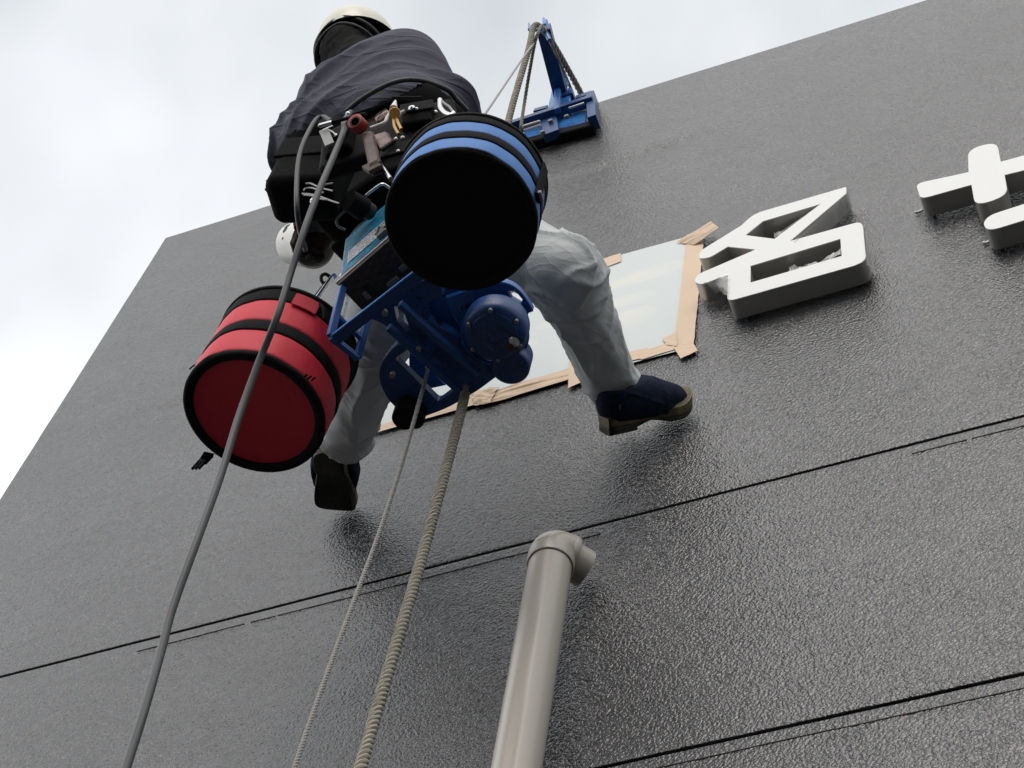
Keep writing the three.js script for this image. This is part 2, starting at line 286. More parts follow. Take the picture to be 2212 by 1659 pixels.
// ---------------------------------------------------------------- drain pipe
{
  const x = -1.056, z = 0.1, R = 0.0445, yT = 4.925;
  const t = thing('drain_pipe', 'grey plastic drain pipe rising below the worker and bending into the wall', 'pipe', V(x, 0, z));
  part(t, 'pipe', rod(V(x, 0, z), V(x, yT, z), R, R, 64).deleteAttribute('uv'), M.pipe);
  const d = V(0.6, 0, -0.8), Ro = 0.048, ctr = V(x, yT - 0.008, z), bend = 0.029;
  // elbow: a socket over the pipe, a quarter bend, a socket towards the wall
  const arc = []; for (let i = 0; i <= 10; i++) { const a = i / 10 * Math.PI / 2; arc.push(ctr.clone().addScaledVector(d, bend * (1 - Math.cos(a))).add(V(0, bend * Math.sin(a), 0))); }
  const out = arc[10];
  part(t, 'elbow', [lathe([[R + 0.0015, -0.036], [Ro - 0.001, -0.036], [Ro + 0.001, -0.034], [Ro + 0.001, 0]], ctr, V(0, 1, 0), 64), new THREE.TubeGeometry(new Poly(arc), 24, Ro, 48).deleteAttribute('uv')], M.pipe);
  part(t, 'socket', lathe([[Ro - 0.004, -0.004], [Ro + 0.002, -0.004], [Ro + 0.002, 0.010], [Ro - 0.004, 0.011], [R - 0.004, 0.010], [R - 0.004, 0.05]], out, d, 64), M.pipe);
}

// ---------------------------------------------------------------- raised sign characters
const FZ = 0.066;                                                    // how far their faces stand out from the wall
const crop = (x, y) => { const p = P(1453.8 + 0.34277 * x, 301.7 + 0.34277 * y, FZ); return [p.x, p.y]; };
const outline = (pts, S) => rounded(pts.map(([x, y, r]) => [...crop(x, y), (r || 0) * 0.00042]), S);
function signLetter(label, shapes) {
  const c = crop(...shapes[0].at), t = thing('sign_letter', label, 'sign letter', V(c[0], c[1], 0.012), 'raised characters mounted on the dark wall');
  delete t.userData.group;
  for (const s of shapes) {
    const make = () => { const S = outline(s.pts); for (const h of s.holes || []) S.holes.push(outline(h, new THREE.Path())); return S; };
    part(t, 'face', plate(make(), V(0, 0, FZ - 0.003), V(1, 0, 0), V(0, 1, 0), 0.003, 0.0006), M.face);
    part(t, 'return', plate(make(), V(0, 0, 0.012), V(1, 0, 0), V(0, 1, 0), FZ - 0.0152, 0), M.steel);
    for (const [x, y] of s.pins || []) { const p = crop(x, y); part(t, 'mounting_pin', rod(V(p[0], p[1], -0.01), V(p[0], p[1], 0.013), 0.005), M.steel); }
  }
  return t;
}
const letterOne = signLetter('white faced raised character still wrapped in clear film, beside the taped paper sheet', [{
  at: [700, 700], pins: [[560, 470], [1120, 560], [420, 960], [1120, 760]],
  pts: [[1092, 296, 14], [1092, 338, 10], [738, 638], [1176, 516, 34], [1197, 540, 40], [1218, 772, 90], [342, 1020, 60], [345, 850], [182, 912, 22], [132, 898, 40], [150, 850, 50], [520, 692], [345, 674], [232, 742, 26], [158, 752, 50], [172, 700, 40], [430, 540], [510, 466, 70]],
  holes: [[[565, 514], [932, 404], [640, 626], [455, 602]], [[487, 796], [1056, 624], [1064, 733], [486, 902]]],
}]);
const letterTwo = signLetter('white faced raised character cut by the right edge of the photo, nothing wrapped round it', [
  { at: [1980, 220], pins: [[1980, 120], [1600, 320], [2400, 110]], pts: [[1858, 60, 110], [2040, 10, 110], [2066, 138], [2560, 4, 60], [2580, 104, 60], [2090, 222], [2112, 350, 110], [1904, 420, 110], [1880, 284], [1560, 374, 60], [1530, 276, 60], [1862, 204]] },
  { at: [2100, 480], pins: [[2030, 530], [2400, 420]], pts: [[1990, 476, 60], [2540, 300, 60], [2560, 400, 60], [1990, 576, 70], [1950, 530, 50]] },
]);
// small white packers lying under the second character
for (const [x, y, l] of [[1553, 453, 'small white packer stuck on the wall under the left arm of the cut-off character'], [1985, 645, 'small white packer stuck on the wall under the lower stroke of the cut-off character']]) {
  const p = P(1453.8 + 0.34277 * x, 301.7 + 0.34277 * y, 0.006);
  const t = thing('packer', l, 'packer', p);
  part(t, 'shim', [box(p, [0.019, 0.009, 0.006], [V(0.96, 0.26, 0), V(-0.26, 0.96, 0), V(0, 0, 1)], 0.002)], M.white);
  part(t, 'tab', [box(p.clone().add(V(-0.009, -0.003, 0.003)), [0.006, 0.010, 0.005], undefined, 0.002)], M.white);
}
// clear film round the first character
function crumple(pts, nu, nv, amp, s) { // patch between two polylines of (x, y, z) in crop pixels
  const [a, b] = pts.map(l => new Poly(l.map(([x, y, z]) => P(1453.8 + 0.34277 * x, 301.7 + 0.34277 * y, z)))), pos = [], idx = [];
  for (let i = 0; i <= nu; i++) { const p = a.getPoint(i / nu), q = b.getPoint(i / nu); for (let j = 0; j <= nv; j++) { const r = p.clone().lerp(q, j / nv); const e = amp * (perlin.noise(r.x * 60, r.y * 60, s) + 0.6 * Math.abs(perlin.noise(r.x * 130, r.y * 130, s + 4))); pos.push(r.x + e, r.y + e * 0.5, r.z + e); } }
  for (let i = 0; i < nu; i++) for (let j = 0; j < nv; j++) { const k = i * (nv + 1) + j; idx.push(k, k + nv + 1, k + nv + 2, k, k + nv + 2, k + 1); }
  const g = new THREE.BufferGeometry(); g.setAttribute('position', new THREE.Float32BufferAttribute(pos, 3)); g.setIndex(idx); g.computeVertexNormals(); return g;
}
part(letterOne, 'plastic_film', [
  crumple([[[1112, 296, 0.07], [1098, 340, 0.072], [985, 440, 0.07], [760, 640, 0.07]], [[1110, 330, 0.045], [1128, 440, 0.02], [1000, 560, 0.02], [790, 645, 0.05]]], 26, 10, 0.006, 1.1),
  crumple([[[1204, 560, 0.071], [1216, 700, 0.072], [1216, 790, 0.07]], [[1240, 640, 0.02], [1262, 740, 0.016], [1280, 862, 0.016]]], 16, 8, 0.005, 2.2),
  crumple([[[350, 846, 0.068], [250, 890, 0.068], [180, 915, 0.066]], [[352, 1005, 0.068], [300, 950, 0.04], [215, 990, 0.015]]], 14, 10, 0.007, 3.3),
  crumple([[[730, 786, 0.03], [800, 800, 0.05], [930, 770, 0.05], [1050, 700, 0.05]], [[730, 830, 0.05], [800, 812, 0.06], [930, 770, 0.062], [1060, 728, 0.064]]], 22, 8, 0.010, 4.4),
  crumple([[[630, 600, 0.03], [750, 540, 0.04], [900, 420, 0.05]], [[640, 622, 0.06], [760, 545, 0.06], [925, 410, 0.064]]], 18, 6, 0.008, 5.5),
], M.film);

// ---------------------------------------------------------------- paper sheet with its tape
{
  const q = (u, v, z = 0.004) => { const p = P(u, v, z); return [p.x, p.y]; };
  const base = P(1150, 760, 0), t = thing('paper_sheet', 'large white paper sheet taped flat on the wall behind the worker', 'paper', base);
  const c = document.createElement('canvas'); c.width = c.height = 512; const x = c.getContext('2d');
  x.fillStyle = 'rgb(226,231,232)'; x.fillRect(0, 0, 512, 512); x.fillStyle = 'rgba(244,241,232,0.32)';
  for (const [a, b, w, h, r] of [[290, 110, 190, 60, -0.12], [270, 210, 170, 50, -0.1], [320, 260, 130, 90, 0.2], [40, 150, 60, 180, 0.1], [120, 300, 130, 34, -0.05], [140, 380, 40, 110, 0.05], [330, 340, 40, 120, 0.08], [60, 60, 160, 30, 0]]) { x.save(); x.translate(a + w / 2, b + h / 2); x.rotate(r); for (let q = 0; q < 5; q++) { x.beginPath(); x.ellipse((q - 2) * w * 0.17, 4 * Math.sin(q * 2.3 + a), w * 0.28, h * (0.45 + 0.12 * Math.sin(q + b)), 0.1 * Math.sin(q * 1.7 + a), 0, 7); x.fill(); } x.restore(); }
  const tx = new THREE.CanvasTexture(c); tx.colorSpace = THREE.SRGBColorSpace; tx.magFilter = THREE.LinearFilter;
  M.paper.map = tx; M.paper.color.setRGB(0.75, 0.77, 0.765);
  const TL = P(1088, 628, 0.004), TR = P(1500, 507, 0.004), BR = P(1470, 757, 0.004), BL = P(800, 932, 0.004);
  TL.x = BL.x + 0.02; TL.y = TR.y + 0.03;
  const pos = [], uv = [], idx = [], n = 40;
  for (let i = 0; i <= n; i++) for (let j = 0; j <= n; j++) { const a = i / n, b = j / n, p = BL.clone().lerp(BR, a).lerp(TL.clone().lerp(TR, a), b); p.z = 0.0045 + 0.0012 * fbm(a * 4, b * 3, 0.7, 3); pos.push(p.x, p.y, p.z); uv.push(a, b); }
  for (let i = 0; i < n; i++) for (let j = 0; j < n; j++) { const k = i * (n + 1) + j; idx.push(k, k + n + 1, k + n + 2, k, k + n + 2, k + 1); }
  const g = new THREE.BufferGeometry(); g.setAttribute('position', new THREE.Float32BufferAttribute(pos, 3)); g.setAttribute('uv', new THREE.Float32BufferAttribute(uv, 2)); g.setIndex(idx); g.computeVertexNormals();
  part(t, 'sheet', g, M.paper);
  // tape strips: corner pixels top-left, top-right, bottom-right, bottom-left; lift, crinkle
  const strip = (pts, lift, crink, label) => {
    const k = pts.map(([u, v, z]) => P(u, v, z ?? 0.005)), p = [], ix = [], a = 24, b = 6;
    for (let i = 0; i <= a; i++) for (let j = 0; j <= b; j++) { const s = i / a, e = j / b, r = k[0].clone().lerp(k[3], s).lerp(k[1].clone().lerp(k[2], s), e), rag = (j === 0 || j === b) ? 0.002 * perlin.noise(i * 0.9, j, lift * 900) : 0; r.z += 0.0012 + lift + crink * (perlin.noise(s * 6, e * 2.5, lift * 999 + k[0].x * 9) + 0.7 * Math.abs(perlin.noise(s * 14, e * 5, k[0].y * 7))); r.x += rag; r.y += rag; p.push(r.x, r.y, r.z); }
    for (let i = 0; i < a; i++) for (let j = 0; j < b; j++) { const m = i * (b + 1) + j; ix.push(m, m + b + 1, m + b + 2, m, m + b + 2, m + 1); }
    const s = new THREE.BufferGeometry(); s.setAttribute('position', new THREE.Float32BufferAttribute(p, 3)); s.setIndex(ix); s.computeVertexNormals();
    part(t, 'tape_strip', s, M.tape, label);
  };
  strip([[1483, 512], [1522, 508], [1498, 752], [1456, 750]], 0.0003, 0.001);
  strip([[1461, 525], [1536, 480, 0.03], [1553, 493, 0.04], [1500, 531]], 0.0012, 0.003, 'torn brown tape end curling off the wall');
  strip([[1456, 753], [1497, 741], [1508, 760], [1471, 777]], 0.0022, 0.0012);
  strip([[1431, 734], [1462, 719], [1464, 750], [1441, 747]], 0.0020, 0.0010);
  strip([[1374, 764], [1456, 738], [1458, 756], [1386, 778]], 0.0008, 0.001);
  strip([[1230, 790], [1400, 752], [1404, 772], [1236, 806]], 0.0006, 0.001);
  strip([[1230, 782], [1256, 790], [1260, 826], [1228, 840]], 0.0018, 0.001);
  strip([[1040, 855], [1240, 794], [1246, 816], [1060, 872]], 0.001, 0.004, 'crumpled brown tape along the lower edge of the sheet');
  strip([[1018, 850], [1080, 838], [1062, 872], [1026, 880]], 0.004, 0.008);
  strip([[800, 925], [1040, 852], [1044, 870], [798, 940]], 0.0004, 0.001);
  strip([[1278, 568], [1341, 548], [1342, 566], [1284, 588]], 0.0006, 0.001);
  strip([[1090, 618], [1138, 606], [1132, 622], [1084, 640]], 0.001, 0.002);
  strip([[1092, 600], [1106, 606], [1092, 660], [1076, 654]], 0.002, 0.002);
}

// ---------------------------------------------------------------- the worker
const AX = V(0.934, 0, 0.358), OUT = V(-0.358, 0, 0.934), UPW = V(0, 1, 0);      // the seat's own axes: along, out from the wall
const J = {
  waist: P(805, 292, 0.76), shL: P(708, 236, 0.80), shR: P(902, 130, 0.795), head: P(768, 123, 0.79), eL: P(646, 325, 0.775), haL: P(694, 488, 0.54), eR: P(968, 226, 0.735), haR: P(1075, 420, 0.46),
  pelvis: P(880, 400, 0.64), hR: P(985, 478, 0.58), hL: P(835, 450, 0.61), kR: P(1222, 592, 0.475), aR: P(1345, 880, 0.072), kL: P(832, 688, 0.54), aL: P(740, 955, 0.24),
};
J.mid = J.shL.clone().lerp(J.shR, 0.5); J.neck = J.mid.clone().add(V(0, 0.05, -0.03));
const L = (a, b, t) => J[a].clone().lerp(J[b], t);
const worker = thing('person', 'person in dark shirt and white helmet hanging seated, both feet braced against the wall', 'person', J.pelvis.clone());
const torsoSDF = (g) => union(0.07,
  cap(L('shL', 'mid', 0.35), L('shR', 'mid', 0.35), 0.072 * g, 0.075 * g), cap(L('shL', 'mid', 0.55), J.waist.clone().add(V(-0.085, 0, 0)), 0.080 * g, 0.114 * g), cap(L('shR', 'mid', 0.55), J.waist.clone().add(V(0.085, 0, 0)), 0.080 * g, 0.114 * g),
  cap(J.mid, J.waist, 0.085 * g, 0.115 * g), cap(J.waist.clone().add(V(-0.08, 0, 0)), J.pelvis.clone().add(V(-0.075, 0.06, 0)), 0.112 * g, 0.115 * g), cap(J.waist.clone().add(V(0.08, 0, 0)), J.pelvis.clone().add(V(0.075, 0.06, 0)), 0.112 * g, 0.115 * g));
const armSDF = (s, g) => union(0.03, cap(L('sh' + s, 'mid', 0.12), J['e' + s], 0.062 * g, 0.054 * g), cap(J['e' + s], J['ha' + s], 0.052 * g, 0.04 * g));
const legSDF = (s, g) => union(0.05, cap(J['h' + s], J['k' + s], 0.098 * g, 0.070 * g), cap(J['k' + s], J['a' + s], 0.070 * g, 0.059 * g));
const up = J.mid.clone().sub(J.waist).normalize();
const H = J.head;
{ // the body under the clothes: one surface
  const f = union(0.035, torsoSDF(0.86), armSDF('L', 0.72), armSDF('R', 0.72), legSDF('L', 0.74), legSDF('R', 0.74), cap(J.neck, H.clone().add(V(0, -0.02, 0.01)), 0.062, 0.055));
  const pts = Object.values(J), lo = pts[0].clone(), hi = lo.clone(); for (const p of pts) { lo.min(p); hi.max(p); }
  const parts = [nets(f, lo.addScalar(-0.14), hi.addScalar(0.14), 0.013)];
  // head facing the wall (-z): skull, face, nose, brow, jaw, ears
  const h = (x, y, z) => H.clone().add(V(x, y, z));
  const fh = union(0.02, cap(h(0, 0.03, 0.01), h(0, 0.025, -0.03), 0.082, 0.078), cap(h(0, -0.03, -0.035), h(0, -0.075, -0.06), 0.062, 0.042), cap(h(0, 0.0, -0.105), h(0, -0.035, -0.125), 0.010, 0.016), cap(h(-0.03, 0.018, -0.095), h(0.03, 0.018, -0.095), 0.012, 0.012), cap(h(-0.014, -0.062, -0.1), h(0.014, -0.062, -0.1), 0.011, 0.011), cap(h(-0.085, 0.0, 0.0), h(-0.09, -0.03, -0.01), 0.018, 0.012), cap(h(0.085, 0.0, 0.0), h(0.09, -0.03, -0.01), 0.018, 0.012), cap(h(0, -0.06, 0.0), J.neck, 0.056, 0.06));
  parts.push(nets(fh, h(-0.13, -0.16, -0.17), h(0.13, 0.14, 0.13), 0.006));
  // hands: palm, four fingers, thumb
  const hand = (o, d, side, bend) => {
    const x = d.clone().normalize(), n = V(0, 1, 0).addScaledVector(x, -x.y).normalize(), y = V(0, 0, 0).crossVectors(n, x);
    const at = (a, b, c) => o.clone().addScaledVector(x, a).addScaledVector(y, b * side).addScaledVector(n, c), fs = [cap(at(-0.02, 0, 0), at(0.0, 0, 0), 0.026, 0.03), cap(at(0.0, -0.024, 0), at(0.06, -0.028, 0), 0.019, 0.015), cap(at(0.0, 0.022, 0), at(0.06, 0.026, 0), 0.019, 0.015), cap(at(0, 0, 0), at(0.062, 0, 0), 0.02, 0.016)];
    const palm = union(0.015, ...fs), fingers = [[-0.031, 0.056, 0.9], [-0.011, 0.066, 1], [0.011, 0.062, 0.97], [0.030, 0.05, 0.8]].map(([b, l, k]) => { const p0 = at(0.06, b, 0), p1 = at(0.06 + 0.034 * k, b * 1.08, -0.012 * bend), p2 = at(0.06 + 0.052 * k, b * 1.1, -0.034 * bend), p3 = at(0.06 + 0.054 * k, b * 1.1, -0.054 * bend); return union(0.004, cap(p0, p1, 0.0095, 0.009), cap(p1, p2, 0.009, 0.0082), cap(p2, p3, 0.0082, 0.007)); });
    const th = union(0.006, cap(at(0.01, -0.028, -0.004), at(0.04, -0.052, -0.018), 0.014, 0.0105), cap(at(0.04, -0.052, -0.018), at(0.062, -0.05, -0.036), 0.0105, 0.008));
    return [(X, Y, Z) => { let q = palm(X, Y, Z); for (const g of [...fingers, th]) q = smin(q, g(X, Y, Z), 0.004); return q; }, o.clone().addScaledVector(x, 0.05)];
  };
  const [hr, cr] = hand(J.haR, J.haR.clone().sub(J.eR), 1, 1);
  parts.push(nets(hr, cr.clone().addScalar(-0.13), cr.clone().addScalar(0.13), 0.0035));
  part(worker, 'body', parts, M.skin);
  const [hl, cl] = hand(J.haL, P(668, 530, 0.52).sub(J.haL), -1, 1.1);
  part(worker, 'work_glove', nets((x, y, z) => hl(x, y, z) - 0.003, cl.clone().addScalar(-0.14), cl.clone().addScalar(0.14), 0.0035), M.glove);
}
const shirtF = union(0.075, torsoSDF(1), armSDF('L', 1), armSDF('R', 1));
const ridge = (n) => { const a = 1 - Math.abs(n) * 2.2; return a > 0 ? a * a : 0; };
const shirtCut = cut(shirtF, half(L('waist', 'pelvis', 1.05), up.clone().negate()), half(J.haL.clone().lerp(J.eL, 0.12), J.haL.clone().sub(J.eL).normalize()), half(J.haR.clone().lerp(J.eR, 0.12), J.haR.clone().sub(J.eR).normalize()));
const shirtBump = (x, y, z) => { // folds running up across the back from the lower left
  const dx = x - J.waist.x, dy = y - J.waist.y, w = perlin.noise(x * 3, y * 3, z * 3) * 0.5;
  const a = dx * 0.80 + w * 0.10, b = (dy - 0.9 * dx + 1.5 * dx * dx) * 0.8 + 0.05 * w;
  const soft = clamp((J.neck.y + 0.02 - y) / 0.1);
  let e = 0.014 * ridge(1.5 * perlin.noise(b * 7.5, a * 1.4, 3.1)) + 0.007 * ridge(1.4 * perlin.noise(b * 13 + 5, a * 2.2, 7.7)) + 0.006 * perlin.noise(x * 8, y * 8, z * 8);
  const left = clamp((-dx - 0.06) / 0.12); e += left * 0.011 * ridge(perlin.noise(dx * 16 + dy * 5, dy * 2.0, 9.1));
  return (e - 0.006) * soft;
};
{
  const keys = ['waist', 'shL', 'shR', 'eL', 'eR', 'haL', 'haR', 'neck'], lo = J.waist.clone(), hi = lo.clone(); for (const k of keys) { lo.min(J[k]); hi.max(J[k]); }
  lo.add(V(-0.16, -0.36, -0.22)); hi.add(V(0.16, 0.16, 0.16));
  part(worker, 'shirt', nets(shirtCut, lo, hi, 0.0075, shirtBump), M.shirt);
  part(worker, 'collar', lathe([[0.080, -0.05], [0.084, 0.0], [0.080, 0.055], [0.074, 0.066], [0.068, 0.06], [0.064, 0.0]], J.neck.clone().add(V(0, 0.015, 0.005)), V(0, 1, -0.15), 40), M.shirt);
}
{ // trousers: both legs and the seat as one, folds at hip, knee and cuff
  const seat = union(0.06, cap(J.hL, J.hR, 0.112, 0.112), cap(J.pelvis.clone().add(V(-0.07, 0.08, 0)), J.pelvis.clone().add(V(0.07, 0.08, 0)), 0.125, 0.125));
  const cuff = (s, back) => { const d = J['a' + s].clone().sub(J['k' + s]).normalize(); return [J['a' + s].clone().addScaledVector(d, -back), d]; };
  const [cr, dr] = cuff('R', -0.004), [cl, dl] = cuff('L', 0.0);
  const legR = cut(legSDF('R', 1), half(cr, dr)), legL = cut(legSDF('L', 1), half(cl, dl));
  const f = cut(union(0.05, seat, legR, legL), half(L('waist', 'pelvis', 0.75), up));
  const bump = (x, y, z) => {
    let e = 0.003 * perlin.noise(x * 7, y * 7, z * 7);
    for (const s of ['R', 'L']) {
      const k = J['k' + s], a = J['a' + s], d = a.clone().sub(k), l2 = d.lengthSq(), t = ((x - k.x) * d.x + (y - k.y) * d.y + (z - k.z) * d.z) / l2, r = Math.hypot(x - k.x, y - k.y, z - k.z);
      if (Math.hypot(x - k.x - d.x * t, y - k.y - d.y * t, z - k.z - d.z * t) > 0.16) continue;
      const wave = 0.5 * perlin.noise(x * 8, y * 8, z * 8);
      if (t > -0.25) e += 0.012 * ridge(1.5 * perlin.noise(t * 5.5 + wave * 1.8, x * 5, y * 5)) * (0.2 + 1.0 * Math.exp(-Math.pow((t - 0.92) / 0.22, 2)) + 0.9 * Math.exp(-Math.pow(t / 0.22, 2)));
      e += 0.012 * ridge(1.6 * perlin.noise((x + y) * 6 + wave, (z - y) * 11, 2.2)) * Math.exp(-Math.pow((r - 0.10) / 0.10, 2)) * 1.3;
      { const ax = x - k.x - d.x * t, ay = y - k.y - d.y * t, az = z - k.z - d.z * t; e += 0.015 * ridge(1.5 * perlin.noise(ax * 15 + wave * 0.5, ay * 15 + az * 6, t * 1.4 + (s === 'R' ? 3.3 : 8.1))) * clamp(t * 4) * (1 - 0.4 * clamp(t)); }
      if (t > 0.93) e += 0.0035;
    }
    return 0.6 * e - 0.001;
  };
  const lo = J.pelvis.clone(), hi = lo.clone(); for (const k of ['hL', 'hR', 'kL', 'kR', 'aL', 'aR']) { lo.min(J[k]); hi.max(J[k]); }
  part(worker, 'trousers', nets(f, lo.addScalar(-0.15), hi.add(V(0.15, 0.26, 0.16)), 0.0055, bump), M.trouser);
}
// safety helmet: shell with a rim, peak towards the wall, dark lining and strap
{
  const o = H.clone().add(V(0, 0.035, 0)), ax = V(-0.08, 0.9, 0.42);
  const [, hy, hz] = frameOf(ax, V(1, 0, 0)), squash = (g) => { const p = g.attributes.position, w = V(); for (let i = 0; i < p.count; i++) { w.set(p.getX(i), p.getY(i), p.getZ(i)).sub(o); const d = w.dot(hz); w.addScaledVector(hz, d * (d * hz.z < 0 ? 0.22 : 0.12)); p.setXYZ(i, w.x + o.x, w.y + o.y, w.z + o.z); } g.computeVertexNormals(); return g; };
  const shell = []; for (let i = 0; i <= 16; i++) { const a = i / 16 * Math.PI / 2; shell.push([0.108 * Math.cos(a) ** 0.9, 0.002 + 0.128 * Math.sin(a)]); }
  const inner = shell.map(([r, y]) => [Math.max(r - 0.004, 0.0005), Math.max(y - 0.004, 0)]).reverse();
  const sh = part(worker, 'helmet', squash(lathe([[0.104, 0.0], [0.110, -0.004], [0.1125, -0.001], ...shell], o, ax, 72)), M.helmet, 'white safety helmet');
  part(sh, 'lining', squash(lathe(inner.map(([r, y]) => [r * 0.985, y * 0.97]), o, ax, 72)), M.liner);
  part(sh, 'rim', squash(lathe([[0.105, -0.003], [0.1125, -0.0065], [0.1155, -0.003], [0.1135, 0.001]], o, ax, 72)), M.strap);
  part(sh, 'headband', squash(lathe([[0.092, 0.012], [0.0955, 0.012], [0.0955, -0.018], [0.092, -0.018]], o, ax, 60)), M.strap);
  { const f = hz.z < 0 ? hz : hz.clone().negate(), e = o.clone().addScaledVector(f, 0.135); part(sh, 'peak', bar(e.clone().add(V(-0.07, 0, 0)), e.clone().add(V(0.07, 0, 0)), 0.05, 0.005, f), M.helmet); }
  const hair = nets(cut(union(0.03, cap(J.neck.clone().add(V(0, -0.01, 0.01)), H.clone().add(V(0, -0.05, 0.03)), 0.060, 0.064), cap(H.clone().add(V(0, 0.03, 0.018)), H.clone().add(V(0, -0.03, 0.03)), 0.081, 0.072)), half(H.clone().add(V(0, 0, -0.02)), V(0, -0.3, -1))), H.clone().add(V(-0.3, -0.36, -0.2)), H.clone().add(V(0.3, 0.16, 0.2)), 0.007, (x, y, z) => 0.003 * perlin.noise(x * 90, y * 40, z * 90));
  part(worker, 'hair', hair, M.hair);
  { const ring = (y, r, a0, a1) => { const q = []; for (let i = 0; i <= 20; i++) { const a = mix(a0, a1, i / 20); q.push(H.clone().add(V(Math.sin(a) * r, y - 0.12 * Math.abs(Math.sin(a)) * 0.3, 0.018 + Math.cos(a) * r))); } return q; };
    part(sh, 'nape_strap', [tube(ring(0.005, 0.093, -1.6, 1.6), 0.0055, 40), tube(ring(-0.03, 0.088, -1.5, 1.5), 0.004, 40)], M.napeStrap);
    part(sh, 'size_tag', box(H.clone().add(V(0.035, 0.018, 0.107)), [0.036, 0.018, 0.003], [V(0.94, 0, -0.34), V(0, 1, 0), V(0.34, 0, 0.94)], 0.001), M.grey); }
  part(sh, 'chin_strap', [tube([o.clone().add(V(-0.1, -0.005, 0)), o.clone().add(V(-0.085, -0.08, -0.03)), o.clone().add(V(0, -0.145, -0.07)), o.clone().add(V(0.085, -0.08, -0.03)), o.clone().add(V(0.1, -0.005, 0))], 0.006), tube([o.clone().add(V(-0.07, -0.01, 0.085)), o.clone().add(V(-0.078, -0.045, 0.045)), o.clone().add(V(-0.086, -0.075, -0.02))], 0.005), tube([o.clone().add(V(0.07, -0.01, 0.085)), o.clone().add(V(0.078, -0.045, 0.045)), o.clone().add(V(0.086, -0.075, -0.02))], 0.005)], M.strap);
}
